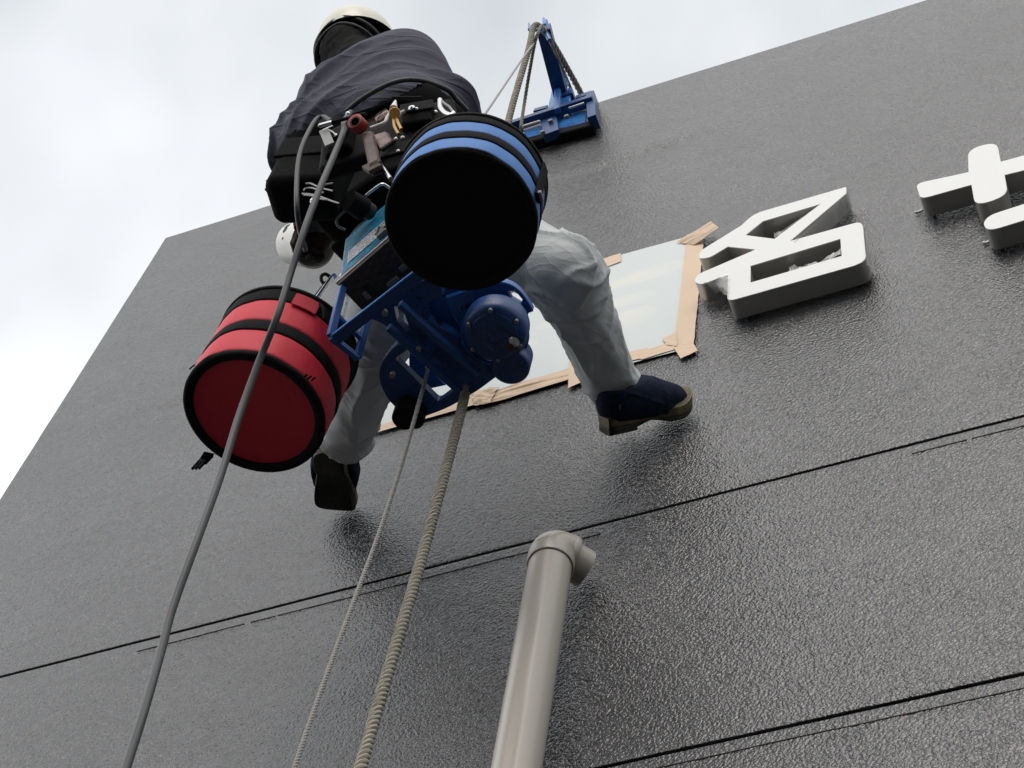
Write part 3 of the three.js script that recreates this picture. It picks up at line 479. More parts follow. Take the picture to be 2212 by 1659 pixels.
// shoes: frame of heel, toe and the way up to the leg
function shoe(heel, toe, upHint, label) {
  const x = toe.clone().sub(heel).normalize(), y = upHint.clone().addScaledVector(x, -upHint.dot(x)).normalize(), z = V(0, 0, 0).crossVectors(x, y), m = basis(x, y, z, heel), Ln = Math.max(0.235, Math.min(0.262, toe.distanceTo(heel)));
  const k = Ln / 0.27, w = (t) => { const s = clamp(t / 0.27); return (s < 0.12 ? 0.034 * Math.sqrt(1 - Math.pow(1 - s / 0.12, 2)) : 0) || (s > 0.8 ? 0.047 * Math.sqrt(Math.max(0, 1 - Math.pow((s - 0.8) / 0.2, 2))) : mix(0.034, 0.047, Math.pow(clamp((s - 0.12) / 0.62), 1.2)) - 0.005 * Math.exp(-Math.pow((s - 0.38) / 0.13, 2))); };
  const ring = (grow) => { const a = []; const N = 40; for (let i = 0; i <= N; i++) { const t = 0.27 * (0.5 - 0.5 * Math.cos(Math.PI * i / N)); a.push([t + (i === 0 ? -grow : i === N ? grow : 0), w(t) + grow]); } return [...a, ...a.slice(1, -1).reverse().map(([t, q]) => [t, -q])]; };
  const shape = (grow) => new THREE.Shape(ring(grow).map(([t, q]) => new THREE.Vector2(t * k, q)));
  const lay = (s, y0, h, bev) => { const g = new THREE.ExtrudeGeometry(s, { depth: h - 2 * bev, bevelEnabled: true, bevelSize: bev, bevelThickness: bev, bevelSegments: 2, bevelOffset: -bev }); return g.rotateX(Math.PI / 2).translate(0, y0 + h - bev, 0); };
  const bend = (g, thick) => { const p = g.attributes.position; for (let i = 0; i < p.count; i++) { const t = p.getX(i) / (0.27 * k); let dy = 0.026 * Math.pow(clamp((t - 0.74) / 0.26), 2); if (thick && p.getY(i) < 0.008) dy += -0.004 + 0.012 * Math.exp(-Math.pow((t - 0.48) / 0.12, 2)); p.setY(i, p.getY(i) + dy); } g.computeVertexNormals(); return g; };
  const s = part(worker, 'shoe', (() => {
    const q = (a, b, c) => V(a * k, b, c);
    const f0 = union(0.045, cap(q(0.052, 0.05, 0), q(0.05, 0.11, 0), 0.041, 0.040), cap(q(0.06, 0.045, 0), q(0.13, 0.045, 0), 0.040, 0.040), cap(q(0.13, 0.038, 0.008), q(0.215, 0.031, 0.005), 0.037, 0.030), cap(q(0.13, 0.038, -0.01), q(0.21, 0.031, -0.008), 0.037, 0.030), cap(q(0.06, 0.078, 0), q(0.16, 0.05, 0), 0.030, 0.024));
    const f = cut(f0, half(V(0, 0.018, 0), V(0, -1, 0)), half(V(0.0, 0.088, 0), V(-0.12, 1, 0)), (X, Y, Z) => -(Math.hypot(X - 0.052 * k, Z) - 0.033 + Math.max(0, 0.06 - Y)));
    return nets(f, V(-0.03, 0, -0.08), V(0.32, 0.15, 0.08), 0.0045, (X, Y, Z) => { const t = X / (0.27 * k); return 0.0016 * perlin.noise(X * 40, Y * 40, Z * 40) + (Math.abs(t - 0.62) < 0.02 || Math.abs(Y - (0.085 - 0.5 * Math.abs(X - 0.05))) < 0.0025 ? 0.002 : 0); });
  })().applyMatrix4(m), M.shoe, label);
  part(s, 'sole', bend(lay(shape(0.003), 0.008, 0.022, 0.003), false).applyMatrix4(m), M.sole);
  part(s, 'outsole', [bend(lay(shape(0.002), 0.0, 0.0085, 0.002), true), lay((() => { const a = ring(0.002).filter(([t]) => t < 0.085); const top = a.filter(([, q]) => q >= 0), bot = a.filter(([, q]) => q < 0); return new THREE.Shape([...top, ...bot].map(([t, q]) => new THREE.Vector2(t * k, q))); })(), -0.010, 0.011, 0.002)].map(g => g.applyMatrix4(m)), M.outsole);
  for (const c of [1, -1]) part(s, 'badge', new THREE.TorusGeometry(0.0085, 0.0016, 8, 24).translate(0, 0, 0).applyMatrix4(basis(x, y, z, heel.clone().addScaledVector(x, 0.035 * k).addScaledVector(y, 0.056).addScaledVector(z, c * 0.0455))), M.badge);
  const laces = []; for (let i = 0; i < 4; i++) { const a = 0.115 + 0.02 * i; laces.push(tube([V(a * k, 0.066 - 0.1 * (a - 0.115), -0.03), V((a + 0.005) * k, 0.084 - 0.16 * (a - 0.115), 0), V(a * k, 0.066 - 0.1 * (a - 0.115), 0.03)], 0.0025, 10, 6).applyMatrix4(m)); }
  part(s, 'laces', laces, M.shirt);
  return s;
}
shoe(P(1300, 926, 0.085), P(1472, 888, 0.012), V(0.1, 0.1, 1), 'navy canvas shoe on the right foot, seen from its outer side');
shoe(P(708, 972, 0.22), P(728, 1118, 0.004), V(0.1, 1, 0.25), 'navy canvas shoe on the left foot, seen from below');
// tool belt round the waist
const beltO = L('waist', 'pelvis', 1.0);
part(worker, 'tool_belt', nets(cut((x, y, z) => Math.abs(torsoSDF(1)(x, y, z) - 0.016) - 0.006, half(beltO.clone().addScaledVector(up, 0.03), up), half(beltO.clone().addScaledVector(up, -0.03), up.clone().negate())), beltO.clone().add(V(-0.28, -0.12, -0.22)), beltO.clone().add(V(0.28, 0.12, 0.22)), 0.007), M.strap);

// ---------------------------------------------------------------- roof bracket over the parapet
const bc = (x, y, z) => P(1014.9 + 0.1984 * x, 27.4 + 0.1984 * y, z);
const bracket = thing('roof_bracket', 'blue steel rope bracket clamped over the parapet edge', 'bracket', V(-1.33, TOP, 0));
const TIPZ = 0.30, TIP = bc(735, 165, TIPZ);
{
  const foot = bc(985, 900, 0.05), side = V(1, 0, 0);
  const tip = bc(800, 190, TIPZ - 0.005), d = tip.clone().sub(foot).normalize(), n = V(0, 0, 0).crossVectors(side, d).normalize();
  // channel arm: web underneath with two flanges
  const w = 0.048, a0 = foot.clone(), a1 = tip.clone(), ax = [side, d, n], len = a1.distanceTo(a0), mid = a0.clone().lerp(a1, 0.5);
  part(bracket, 'arm', [box(mid, [w, len, 0.006], ax, 0.002), ...[-1, 1].map(s => box(mid.clone().addScaledVector(side, s * (w / 2 - 0.003)).addScaledVector(n, -0.02), [0.006, len, 0.04], ax, 0.002))], M.blueDark);  // darker blue: shade of the arm's underside put into the colour
  part(bracket, 'lit_arm_flank', bar(bc(812, 95, TIPZ), bc(1050, 800, 0.06), 0.014, 0.05, V(1, 0, 0)), M.litBlue);  // light falling on the arm's right side, added as a brighter blue plate
  // horns that keep the rope on the tip
  part(bracket, 'horn', [rod(bc(815, 190, TIPZ - 0.01), bc(802, 62, TIPZ - 0.01), 0.008, 0.004), rod(bc(815, 190, TIPZ - 0.01), bc(868, 300, TIPZ - 0.03), 0.007)], M.litBlue);
  part(bracket, 'horn', [rod(bc(650, 185, TIPZ + 0.01), bc(643, 115, TIPZ + 0.01), 0.006, 0.003), rod(bc(650, 185, TIPZ + 0.01), bc(800, 190, TIPZ), 0.007)], M.litBlue);
  // gusset narrowing towards the frame
  const gz = 0.06, q = [[880, 830], [1095, 790], [1070, 1010], [820, 1090]].map(([x, y]) => bc(x, y, gz)), o = q[0];
  part(bracket, 'gusset', [plate(rounded(q.map(p => [p.x - o.x, p.y - o.y])), o.clone().add(V(0, 0, -0.02)), V(1, 0, 0), V(0, 1, 0), 0.012)], M.litBlue);
  part(bracket, 'gusset_rib', bar(bc(960, 840, gz + 0.012), bc(955, 1070, gz + 0.012), 0.02, 0.02, V(1, 0, 0)), M.blue);
  // upright clamp frame on the wall face
  const fz = 0.06;
  part(bracket, 'rail', [bar(bc(470, 1235, fz), bc(1345, 950, fz), 0.028, 0.035, V(0, 1, 0)), bar(bc(705, 1085, 0.03), bc(850, 1045, 0.03), 0.026, 0.02, V(0, 1, 0)), bar(bc(1160, 945, 0.03), bc(1330, 890, 0.03), 0.03, 0.02, V(0, 1, 0))], M.blueDark);
  part(bracket, 'post', [bar(bc(868, 1150, 0.04), bc(898, 1345, 0.04), 0.055, 0.03, V(1, 0, 0)), bar(bc(1330, 930, 0.04), bc(1350, 1200, 0.04), 0.03, 0.05, V(1, 0, 0))], M.blueDark);
  for (const c of [[[590, 1255], [815, 1195], [800, 1350], [600, 1400]], [[960, 1120], [1290, 1070], [1262, 1225], [975, 1285]]]) { const p = c.map(([x, y]) => bc(x, y, 0.028)), b = p[0]; part(bracket, 'clamp_plate', plate(rounded(p.map(e => [e.x - b.x, e.y - b.y])), b, V(1, 0, 0), V(0, 1, 0), 0.008), M.litBlue); }  // sky light on these plates is put into their brighter blue
  part(bracket, 'slot_bar', rod(bc(1080, 1040, fz + 0.02), bc(1245, 985, fz + 0.02), 0.004), M.silver);
  part(bracket, 'handle', [bar(bc(575, 1245, 0.075), bc(770, 1185, 0.075), 0.012, 0.012, V(0, 1, 0), 0.004)], M.white);
  part(bracket, 'rubber_pad', bar(bc(600, 1450, 0.022), bc(1368, 1245, 0.022), 0.05, 0.04, V(0, 1, 0), 0.01), M.rubber);
  for (const [x, y] of [[800, 1320], [1060, 1150], [885, 1200]]) part(bracket, 'bolt', lathe([[0, 0.012], [0.008, 0.012], [0.009, 0.01], [0.009, 0]], bc(x, y, 0.055), V(0, 0, 1), 6), M.grey);
  // beam going back over the parapet to the roof side
  part(bracket, 'parapet_hook', [box(V(foot.x + 0.02, TOP + 0.022, -0.10), [0.06, 0.03, 0.32], undefined, 0.003), box(V(foot.x + 0.02, TOP - 0.12, -0.235), [0.06, 0.30, 0.02], undefined, 0.003)], M.blueDark);
}

// ---------------------------------------------------------------- ropes and cables
const WIN = P(1018, 660, 0.48), ROPE0 = P(1006, 846, 0.425);
const ropes = (name, label, cat, geo, mat) => { const t = thing(name, label, cat, V(0, 0, 0)); part(t, 'strand', geo, mat); return t; };
function single(name, label, cat, geos, mat) { const g = Array.isArray(geos) ? (geos.length > 1 ? mergeGeometries(geos.map(clean)) : clean(geos[0])) : clean(geos); g.computeBoundingBox(); const c = g.boundingBox.min.clone().lerp(g.boundingBox.max, 0.5); g.translate(-c.x, -c.y, -c.z); const m = new THREE.Mesh(g, mat); m.position.copy(c); m.name = numbered(name); m.castShadow = m.receiveShadow = true; m.userData = { label, category: cat }; scene.add(m); return m; }
single('rope', 'thick beige twisted rope running from the bracket tip through the seat and down', 'rope', [
  ...twisted([bc(1230, 915, -0.02), bc(1080, 640, 0.1), bc(900, 330, 0.24), bc(760, 150, TIPZ + 0.015), bc(690, 165, TIPZ + 0.03), bc(640, 400, TIPZ + 0.035), bc(420, 1185, 0.345), P(1060, 470, 0.39), WIN], 0.0105, 0.07),
  ...twisted([WIN.clone(), P(1010, 770, 0.41), ROPE0, ROPE0.clone().add(V(0.002, -0.6, 0)), ROPE0.clone().add(V(-0.004, -1.3, 0.004)), ROPE0.clone().add(V(0.004, -2.4, 0)), V(ROPE0.x, 0.02, ROPE0.z)], 0.0105, 0.036)], M.rope);
single('rope', 'thinner beige rope hanging beside the thick one from the bracket tip to its clamp frame', 'rope', twisted([bc(1120, 880, -0.0), bc(900, 360, 0.24), bc(800, 150, TIPZ), bc(755, 195, TIPZ + 0.025), bc(705, 340, TIPZ), bc(650, 640, 0.2), bc(600, 950, 0.12), bc(560, 1235, 0.075), bc(575, 1290, 0.05)], 0.006, 0.04), M.rope);
single('cord', 'fine grey cord slanting from the bracket ropes down behind the blue bucket', 'cord', tube([bc(695, 335, TIPZ + 0.02), bc(560, 520, 0.42), bc(165, 1105, 0.60), P(1010, 300, 0.68)], 0.0032, 60), M.wire);
{
  const a = P(917, 828, 0.48);
  single('rope', 'thin pale rope hanging from the seat frame, left of the thick rope', 'rope', twisted([P(923, 790, 0.49), a, a.clone().add(V(0.004, -0.5, 0)), a.clone().add(V(-0.012, -1.2, 0.01)), a.clone().add(V(-0.02, -2.4, 0.01)), V(a.x - 0.02, 0.02, a.z)], 0.0046, 0.022), M.thinRope);
}
single('cable', 'thick grey power cable passing in front of the red bucket down to the left', 'cable', tube([P(757, 243, 0.915), P(744, 262, 0.93), P(742, 285, 0.94), P(722, 335, 0.95), P(690, 410, 0.955), P(660, 490, 0.94), P(628, 590, 0.90), P(600, 680, 0.87), P(560, 780, 0.82), P(516, 900, 0.78), P(476, 1030, 0.76), P(425, 1170, 0.76), P(374, 1310, 0.74), P(350, 1400, 0.74), P(310, 1540, 0.76), P(272, 1659, 0.78), P(240, 1760, 0.8), P(150, 2100, 0.84), V(-1.4, 0.03, 0.84)], 0.0066, 240, 10), M.cable);
single('cable', 'thinner dark cable looping over the black tool bag from the belt', 'cable', tube([P(715, 262, 0.93), P(697, 252, 0.925), P(680, 262, 0.93), P(655, 310, 0.95), P(644, 355, 0.95), P(641, 430, 0.93), P(646, 490, 0.88), P(660, 540, 0.8)], 0.0052, 70), M.cable);
{ const pts = [[748, 240], [790, 208], [850, 178], [905, 173], [965, 193], [985, 214], [1008, 238]].map(([u, v]) => onSurf(shirtF, u, v, 0.017)).filter(Boolean); single('cable', 'grey cord looped in an arch over the back of the dark shirt', 'cable', tube(pts, 0.0062, 60), M.cable); }

// ---------------------------------------------------------------- canvas buckets
function bucket(o, axis, R, h, cols, label, tag) {
  const t = thing('canvas_bucket', label, 'bucket', o), [x, y, z] = frameOf(axis, V(0, 0, 1));
  const sides = (y0, y1, r) => { // wall band with slight sag and dents
    const g = lathe([[r - 0.004, y0], [r, y0 + 0.002], ...[...Array(7)].map((_, i) => [r + 0.0015 * Math.sin(Math.PI * (i + 1) / 8), mix(y0, y1, (i + 1) / 8)]), [r, y1 - 0.002], [r - 0.004, y1]], V(0, 0, 0), V(0, 1, 0), 96), p = g.attributes.position;
    for (let i = 0; i < p.count; i++) { const a = Math.atan2(p.getX(i), p.getZ(i)), e = 1 + 0.017 * perlin.noise(Math.cos(a) * 2, Math.sin(a) * 2, p.getY(i) * 5 + R * 40) + 0.008 * perlin.noise(Math.cos(a) * 6, Math.sin(a) * 6, p.getY(i) * 9); p.setX(i, p.getX(i) * e); p.setZ(i, p.getZ(i) * e); }
    g.computeVertexNormals(); return g.applyMatrix4(basis(x, y, z, o));
  };
  let prev = 0; for (const [name, f, mat, r] of cols) { part(t, name, sides(prev * h, f * h, R + r), mat); prev = f; }
  part(t, 'bottom', lathe([[0, 0.007], [R * 0.5, 0.0055], [R - 0.012, 0.004], [R - 0.003, 0.006]], o, axis, 96), tag.bottom);
  part(t, 'rim_piping', lathe([[R - tag.rim, 0.004], [R - tag.rim + 0.004, -0.003], [R - 0.004, -0.004], [R + 0.001, -0.001], [R + 0.002, 0.004], [R + 0.001, 0.008]], o, axis, 96), M.clothBlack);
  part(t, 'lining', lathe([[0, 0.012], [R - 0.012, 0.012], [R - 0.009, h], [R - 0.003, h + 0.002]], o, axis, 72), M.clothBlack);
  part(t, 'rim_hoop', lathe([[R - 0.004, h - 0.004], [R + 0.005, h - 0.002], [R + 0.005, h + 0.006], [R - 0.004, h + 0.007]], o, axis, 96), M.clothBlack);
  const at = (a, q, r) => o.clone().addScaledVector(x, Math.sin(a) * r).addScaledVector(z, Math.cos(a) * r).addScaledVector(y, q);
  part(t, 'handle', tube([at(tag.handle, h, R), at(tag.handle, h + 0.12, R * 0.7), at(tag.handle, h + 0.17, 0), at(tag.handle + Math.PI, h + 0.12, R * 0.7), at(tag.handle + Math.PI, h, R)], 0.006, 40), M.clothBlack);
  return { t, at, x, y, z };
}
const blueC = P(995, 477, 0.85), blueR = 0.1425;
const bb = bucket(blueC, V(0.0, 1, 0.0), blueR, 0.172, [['rim_band', 0.06, M.clothBlack, 0.001], ['cloth_band', 0.36, M.clothBlue, 0], ['webbing_band', 0.55, M.clothBlack, 0.0015], ['cloth_band', 0.82, M.clothBlue, 0], ['top_band', 1, M.clothBlack, 0.0015]],
  'blue and black canvas bucket with black base hanging right behind the worker', { bottom: M.clothBlack, rim: 0.016, handle: 1.2 });
part(bb.t, 'hanging_cord', tube([bb.at(1.2, 0.342, 0), P(1010, 300, 0.88), P(945, 268, 0.90)], 0.005, 20), M.clothBlack);
{ // vertical strap and buckle on its right side
  const R = blueR + 0.006, strap = []; for (let i = 0; i < 5; i++) { const a = 3.16 + 0.02 * i; strap.push(box(bb.at(a, 0.095, R), [0.012, 0.15, 0.006], frameOf(V(0, 1, 0), bb.at(a + Math.PI / 2, 0, 1).sub(blueC)), 0.002)); }
  part(bb.t, 'strap', strap, M.clothBlack);
  part(bb.t, 'buckle', [box(bb.at(3.2, 0.028, R + 0.004), [0.02, 0.012, 0.01], frameOf(V(0, 1, 0), bb.at(3.2 + Math.PI / 2, 0, 1).sub(blueC)), 0.003)], M.grey);
}
const redC = P(547, 893, 0.56), redR = 0.148, redA = P(626, 750, 0.58).sub(redC); redA.y = 0.262;
const rb = bucket(redC, redA, redR, 0.238, [['rim_band', 0.05, M.clothBlack, 0.001], ['cloth_band', 0.36, M.clothRed, 0], ['webbing_band', 0.51, M.clothBlack, 0.0015], ['cloth_band', 0.82, M.clothRed, 0], ['top_band', 1, M.clothBlack, 0.0015]],
  'red and black canvas bucket with dark red base hanging low at the left', { bottom: M.clothRed, rim: 0.020, handle: 0.9 });
{
  const tang = (a) => rb.at(a + Math.PI / 2, 0, 1).sub(redC);
  const flap = []; for (let i = 0; i < 6; i++) { const a = 2.2 + 0.055 * i; flap.push(box(rb.at(a, 0.205, redR + 0.006), [0.012, 0.04, 0.004], [tang(a).normalize(), rb.y, rb.at(a, 0, 1).sub(redC).normalize()], 0.001)); }
  part(rb.t, 'flap', flap, M.clothRed);
  const pc = P(434, 1000, 0.53), dir = P(420, 1015, 0.53).sub(pc).normalize(), s = frameOf(dir, V(1, 0, 0));
  const b = part(rb.t, 'buckle', [box(P(443, 992, 0.53), [0.024, 0.03, 0.01], s, 0.003), ...[-0.009, 0, 0.009].map(k => box(pc.clone().addScaledVector(dir, 0.008).addScaledVector(s[0], k), [0.004, 0.026, 0.006], s, 0.001))], M.rubber);
  part(rb.t, 'strap', bar(P(452, 978, 0.545), P(443, 992, 0.53), 0.022, 0.003, V(1, 0, 0)), M.clothBlack);
  part(rb.t, 'buckle', [0, 1, 2, 3].map(k => rod(P(645 + 9 * k, 813 + 3 * k, 0.61), P(655 + 9 * k, 806 + 3 * k, 0.612), 0.0022)), M.rubber);
  part(rb.t, 'hanging_cord', tube([rb.at(0.9, 0.405, 0), P(690, 630, 0.63), P(714, 602, 0.61)], 0.004, 20), M.clothBlack);
  part(rb.t, 'loose_cord', tube([P(665, 662, 0.64), P(680, 652, 0.66), P(697, 664, 0.67), P(700, 690, 0.66)], 0.004, 24), M.clothBlack);
  part(rb.t, 'loose_thread', tube([P(410, 797, 0.55), P(418, 790, 0.56), P(430, 786, 0.57)], 0.0018, 12), M.clothBlack);
}

// ---------------------------------------------------------------- powered seat: control box, frame, hoist
const K = P(730.6, 611.6, 0.70), BUP = UPW.clone().addScaledVector(AX, -0.2).normalize(), BAX = AX.clone().addScaledVector(UPW, 0.2).normalize(), GA = [BAX, BUP, OUT], g0 = (a, y, o) => K.clone().addScaledVector(BAX, a).addScaledVector(BUP, y).addScaledVector(OUT, o);
const seat = thing('powered_seat', 'blue steel rope seat with teal control box and hoist motor under the worker', 'powered seat', K.clone());
{
  const Lb = 0.235, Hb = 0.305, Db = 0.095;
  const cb = part(seat, 'control_box', box(g0(Lb / 2, Hb / 2 + 0.016, -Db / 2), [Lb, Hb - 0.032, Db], GA, 0.008, 3), M.teal);
  part(cb, 'seal_band', box(g0(Lb / 2, 0.026, -Db / 2), [Lb + 0.004, 0.014, Db + 0.004], GA, 0.002), M.blueDark);
  part(cb, 'trim_strip', [box(g0(Lb / 2, 0.0155, -Db / 2), [Lb + 0.006, 0.005, Db + 0.006], GA, 0.001)], M.brass);
  part(cb, 'trim_strip', [box(g0(Lb / 2, 0.004, -Db / 2), [Lb + 0.008, 0.006, Db + 0.008], GA, 0.001)], M.white);
  const bt = part(cb, 'base', box(g0(Lb / 2, 0.0, -Db / 2), [Lb + 0.002, 0.024, Db + 0.002], GA, 0.004), M.brown);
  // the base seen from below: vents, plugs, screws
  for (const [a, o, w, d] of [[0.045, -0.05, 0.018, 0.034], [0.028, -0.056, 0.012, 0.02], [0.088, -0.07, 0.03, 0.012], [0.13, -0.062, 0.03, 0.014]]) part(cb, 'base_slot', box(g0(a, -0.012, o), [w, 0.006, d], GA, 0.003), a < 0.05 && a > 0.04 ? M.dark : M.grey);
  // warning label: printed lines only
  const c = document.createElement('canvas'); c.width = 1024; c.height = 256; const x = c.getContext('2d'); x.fillStyle = '#dfe3e6'; x.fillRect(0, 0, 1024, 256); seed = 9;
  for (let r = 0; r < 6; r++) for (let q = 14; q < 1000;) { const w = 10 + 34 * rnd(); x.fillStyle = r === 0 ? '#c2514e' : '#4a4e55'; if (rnd() < 0.86) x.fillRect(q, 18 + r * 40, w, r === 0 ? 26 : 16); q += w + 7 + 9 * rnd(); }
  const tx = new THREE.CanvasTexture(c); tx.colorSpace = THREE.SRGBColorSpace;
  const pl = new THREE.PlaneGeometry(0.20, 0.082).applyMatrix4(basis(BAX, BUP, OUT, g0(0.122, 0.125, 0.0016)));
  part(cb, 'warning_label', pl, std(lin(0.8), 0.5, { map: tx }));
  const onF = (u, v, e) => CAM.clone().addScaledVector(ray(u, v), 4.36 - e);
  part(cb, 'handle', tube([onF(787, 425, 0.004), onF(789, 423, 0.02), onF(817, 402, 0.02), onF(828, 398, 0.02), onF(840, 405, 0.018), onF(846, 414, 0.004)], 0.0032, 30), M.chrome);
  part(cb, 'handle', tube([onF(745, 456, 0.02), onF(730, 470, 0.02), onF(727, 479, 0.02), onF(732, 490, 0.018), onF(745, 496, 0.004)], 0.003, 30), M.grey);
  { const q = PL(826, 503, g0(0, 0, 0.006), OUT); part(cb, 'latch', [box(q, [0.026, 0.03, 0.012], GA, 0.003), tube([q.clone().addScaledVector(BAX, -0.012).addScaledVector(OUT, 0.006), q.clone().addScaledVector(BUP, 0.02).addScaledVector(OUT, 0.01), q.clone().addScaledVector(BAX, 0.012).addScaledVector(OUT, 0.006)], 0.003, 12)], M.grey); }
  part(cb, 'latch', [box(g0(0.0, 0.06, -0.012), [0.012, 0.028, 0.018], GA, 0.003), rod(g0(-0.008, 0.07, -0.01), g0(-0.008, 0.03, -0.006), 0.004)], M.silver);
  part(cb, 'plug', [rod(onF(752, 432, 0.05), onF(785, 452, 0.03), 0.024, 0.026, 20)], M.rubber);
  part(cb, 'plug_collar', [rod(onF(785, 450, 0.03), onF(800, 458, 0.015), 0.021, 0.019, 20)], M.brown);
}
{
  const Y1 = K.y - 0.12;
  const h = (u, v, y = Y1) => PY(u, v, y);
  const d5 = (x, y) => [685.8 + 0.2315 * x, 576 + 0.2315 * y], H5 = (x, y, yy = Y1) => h(...d5(x, y), yy);
  // front rail and side legs of the carrying frame
  const A = h(714, 727), B = A.clone().addScaledVector(AX, 0.26);
  part(seat, 'front_rail', bar(A, B, 0.009, 0.005, V(0, 1, 0)), M.litBlue);  // lit edge of the rail, its light put in as brighter blue
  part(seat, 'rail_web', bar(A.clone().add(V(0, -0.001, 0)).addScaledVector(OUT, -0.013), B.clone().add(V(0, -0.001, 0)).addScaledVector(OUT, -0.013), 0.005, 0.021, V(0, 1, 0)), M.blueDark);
  const T = g0(0.004, -0.01, -0.01), T2 = g0(0.004, -0.01, -0.09), A2 = A.clone().addScaledVector(OUT, -0.075).add(V(0, 0.02, 0));
  part(seat, 'frame_leg', [bar(A, T, 0.016, 0.012, OUT)], M.blue);
  part(seat, 'frame_leg', [bar(A2, T2, 0.016, 0.012, OUT)], M.blue);
  part(seat, 'side_rail', bar(A, A2, 0.016, 0.012, UPW), M.blue);
  part(seat, 'side_rail', [bar(A.clone().lerp(T, 0.42), A2.clone().lerp(T2, 0.42), 0.012, 0.01, UPW)], M.blue);
  part(seat, 'frame_leg', [bar(B, g0(0.235, -0.01, -0.01), 0.016, 0.012, OUT)], M.blue);
  // steel tubes going down from the box towards the left
  part(seat, 'grab_tube', rod(P(722, 596, 0.60), P(670, 655, 0.63), 0.0062), M.blue);
  part(seat, 'grab_tube', rod(P(716, 601, 0.615), P(677, 656, 0.645), 0.0058), M.chrome);
  part(seat, 'hook', tube([P(712, 597, 0.61), P(702, 592, 0.62), P(694, 598, 0.625), P(697, 610, 0.62), P(712, 612, 0.615)], 0.004, 24), M.rubber);
  // chassis plates running from the rail to the wall side
  const poly = (pts, o, yy = Y1) => rounded(pts.map(([x, y, r]) => { const p = H5(x, y, yy).sub(o); return [p.dot(AX), -p.dot(OUT), r || 0]; }));
  const o = H5(1000, 800);
  const flat = (pts, y, t, holes = []) => { const s = poly(pts, o, Y1 + y); for (const q of holes) { const k = poly(q, o, Y1 + y); s.holes.push(new THREE.Path(k.getPoints(6))); } return plate(s, o.clone().add(V(0, y + t, 0)), AX, OUT.clone().negate(), t, 0.002); };
  part(seat, 'chassis', [flat([[300, 630], [925, 200], [1120, 130], [1150, 330], [1000, 420], [1010, 560], [1250, 700], [1650, 1060, 0.02], [1380, 1230], [1290, 1190], [1200, 1080], [930, 860], [560, 580, 0.02], [430, 545, 0.02]], 0.0, 0.03, [[[690, 440], [760, 430], [840, 640], [800, 665], [720, 580]]])], M.blueDark);
  part(seat, 'chassis_rib', [bar(H5(765, 345, Y1 - 0.004), H5(1500, 1000, Y1 - 0.004), 0.012, 0.02, AX), bar(H5(660, 560, Y1 - 0.004), H5(1320, 1150, Y1 - 0.004), 0.012, 0.02, AX)], M.blueDark);
  part(seat, 'bracket_plate', [flat([[800, 360], [880, 310], [912, 330], [890, 400], [850, 390]], 0.05, 0.008)], M.blue);
  part(seat, 'brake_cover', [flat([[1000, 250], [1140, 170], [1300, 150], [1480, 160], [1520, 300], [1420, 520], [1380, 800], [1180, 760], [960, 560]], 0.030, 0.05)], M.blue);
  // guard loop with its roller
  part(seat, 'guard_loop', [flat([[770, 762, 0.02], [690, 800, 0.05], [570, 960, 0.06], [548, 1090, 0.06], [600, 1260, 0.06], [705, 1370], [950, 1470], [1190, 1385, 0.03], [1480, 1215], [1650, 1090], [1560, 1000], [1290, 1195], [1115, 1326, 0.01], [700, 915, 0.01], [850, 815]], 0.002, 0.026)], M.blueDark);
  part(seat, 'guide_roller', [rod(H5(815, 1415, Y1 - 0.02), H5(815, 1415, Y1 - 0.02).add(V(0, 0.045, 0)), 0.027, 0.027, 32), rod(H5(905, 1435, Y1 - 0.012), H5(905, 1435, Y1 - 0.012).add(V(0, 0.04, 0)), 0.02, 0.02, 28)], M.rubber);
  part(seat, 'blue_cover', [flat([[845, 815], [1010, 930], [1190, 1130], [985, 1175], [850, 1060]], 0.10, 0.01)], M.blue);
  // hoist motor: cylinder seen from its lower end, cap, gear housing, flange above
  const drum = (x, y, r, b, prof, m, nm) => part(seat, nm, lathe(prof, H5(x, y, Y1 + b), V(0, 1, 0), 56), m);
  const r1 = 0.0665;
  part(seat, 'hoist_motor', lathe([[0, -0.002], [r1 * 0.25, -0.002], [r1 * 0.27, -0.006], [r1 * 0.70, -0.006], [r1 * 0.72, -0.002], [r1 * 0.76, -0.001], [r1 * 0.9, 0.003], [r1, 0.016], [r1, 0.05], [r1 * 0.94, 0.055], [0, 0.055]], H5(1650, 640, Y1 - 0.012), V(0, 1, 0), 64), M.blueDark);
  part(seat, 'motor_rim', lathe([[r1 - 0.002, 0], [r1 + 0.004, 0], [r1 + 0.004, 0.008], [r1 - 0.002, 0.008]], H5(1650, 640, Y1 + 0.03), V(0, 1, 0), 64), M.blue);
  for (let q = 0; q < 6; q++) { const a = q * 1.047 + 0.3; part(seat, 'motor_bolt', lathe([[0, -0.006], [0.0042, -0.006], [0.005, -0.004], [0.005, 0.004]], H5(1650, 640, Y1 - 0.012).add(V(Math.cos(a) * r1 * 0.83, 0.001, Math.sin(a) * r1 * 0.83)), V(0, 1, 0), 6), M.grey); }
  drum(1795, 950, 0.045, -0.008, [[0, 0], [0.033, 0.001], [0.040, 0.008], [0.041, 0.06], [0, 0.062]], M.blueDark, 'gear_housing');
  part(seat, 'hoist_housing', [flat([[1180, 330], [1450, 235], [1690, 170, 0.03], [1850, 230, 0.05], [1960, 370, 0.03], [2008, 462, 0.004], [1960, 478], [1900, 660, 0.05], [1650, 900, 0.05], [1300, 620, 0.05]], 0.045, 0.02, [[[1765, 272], [1830, 268], [1900, 350], [1890, 400], [1800, 345]]])], M.blue);
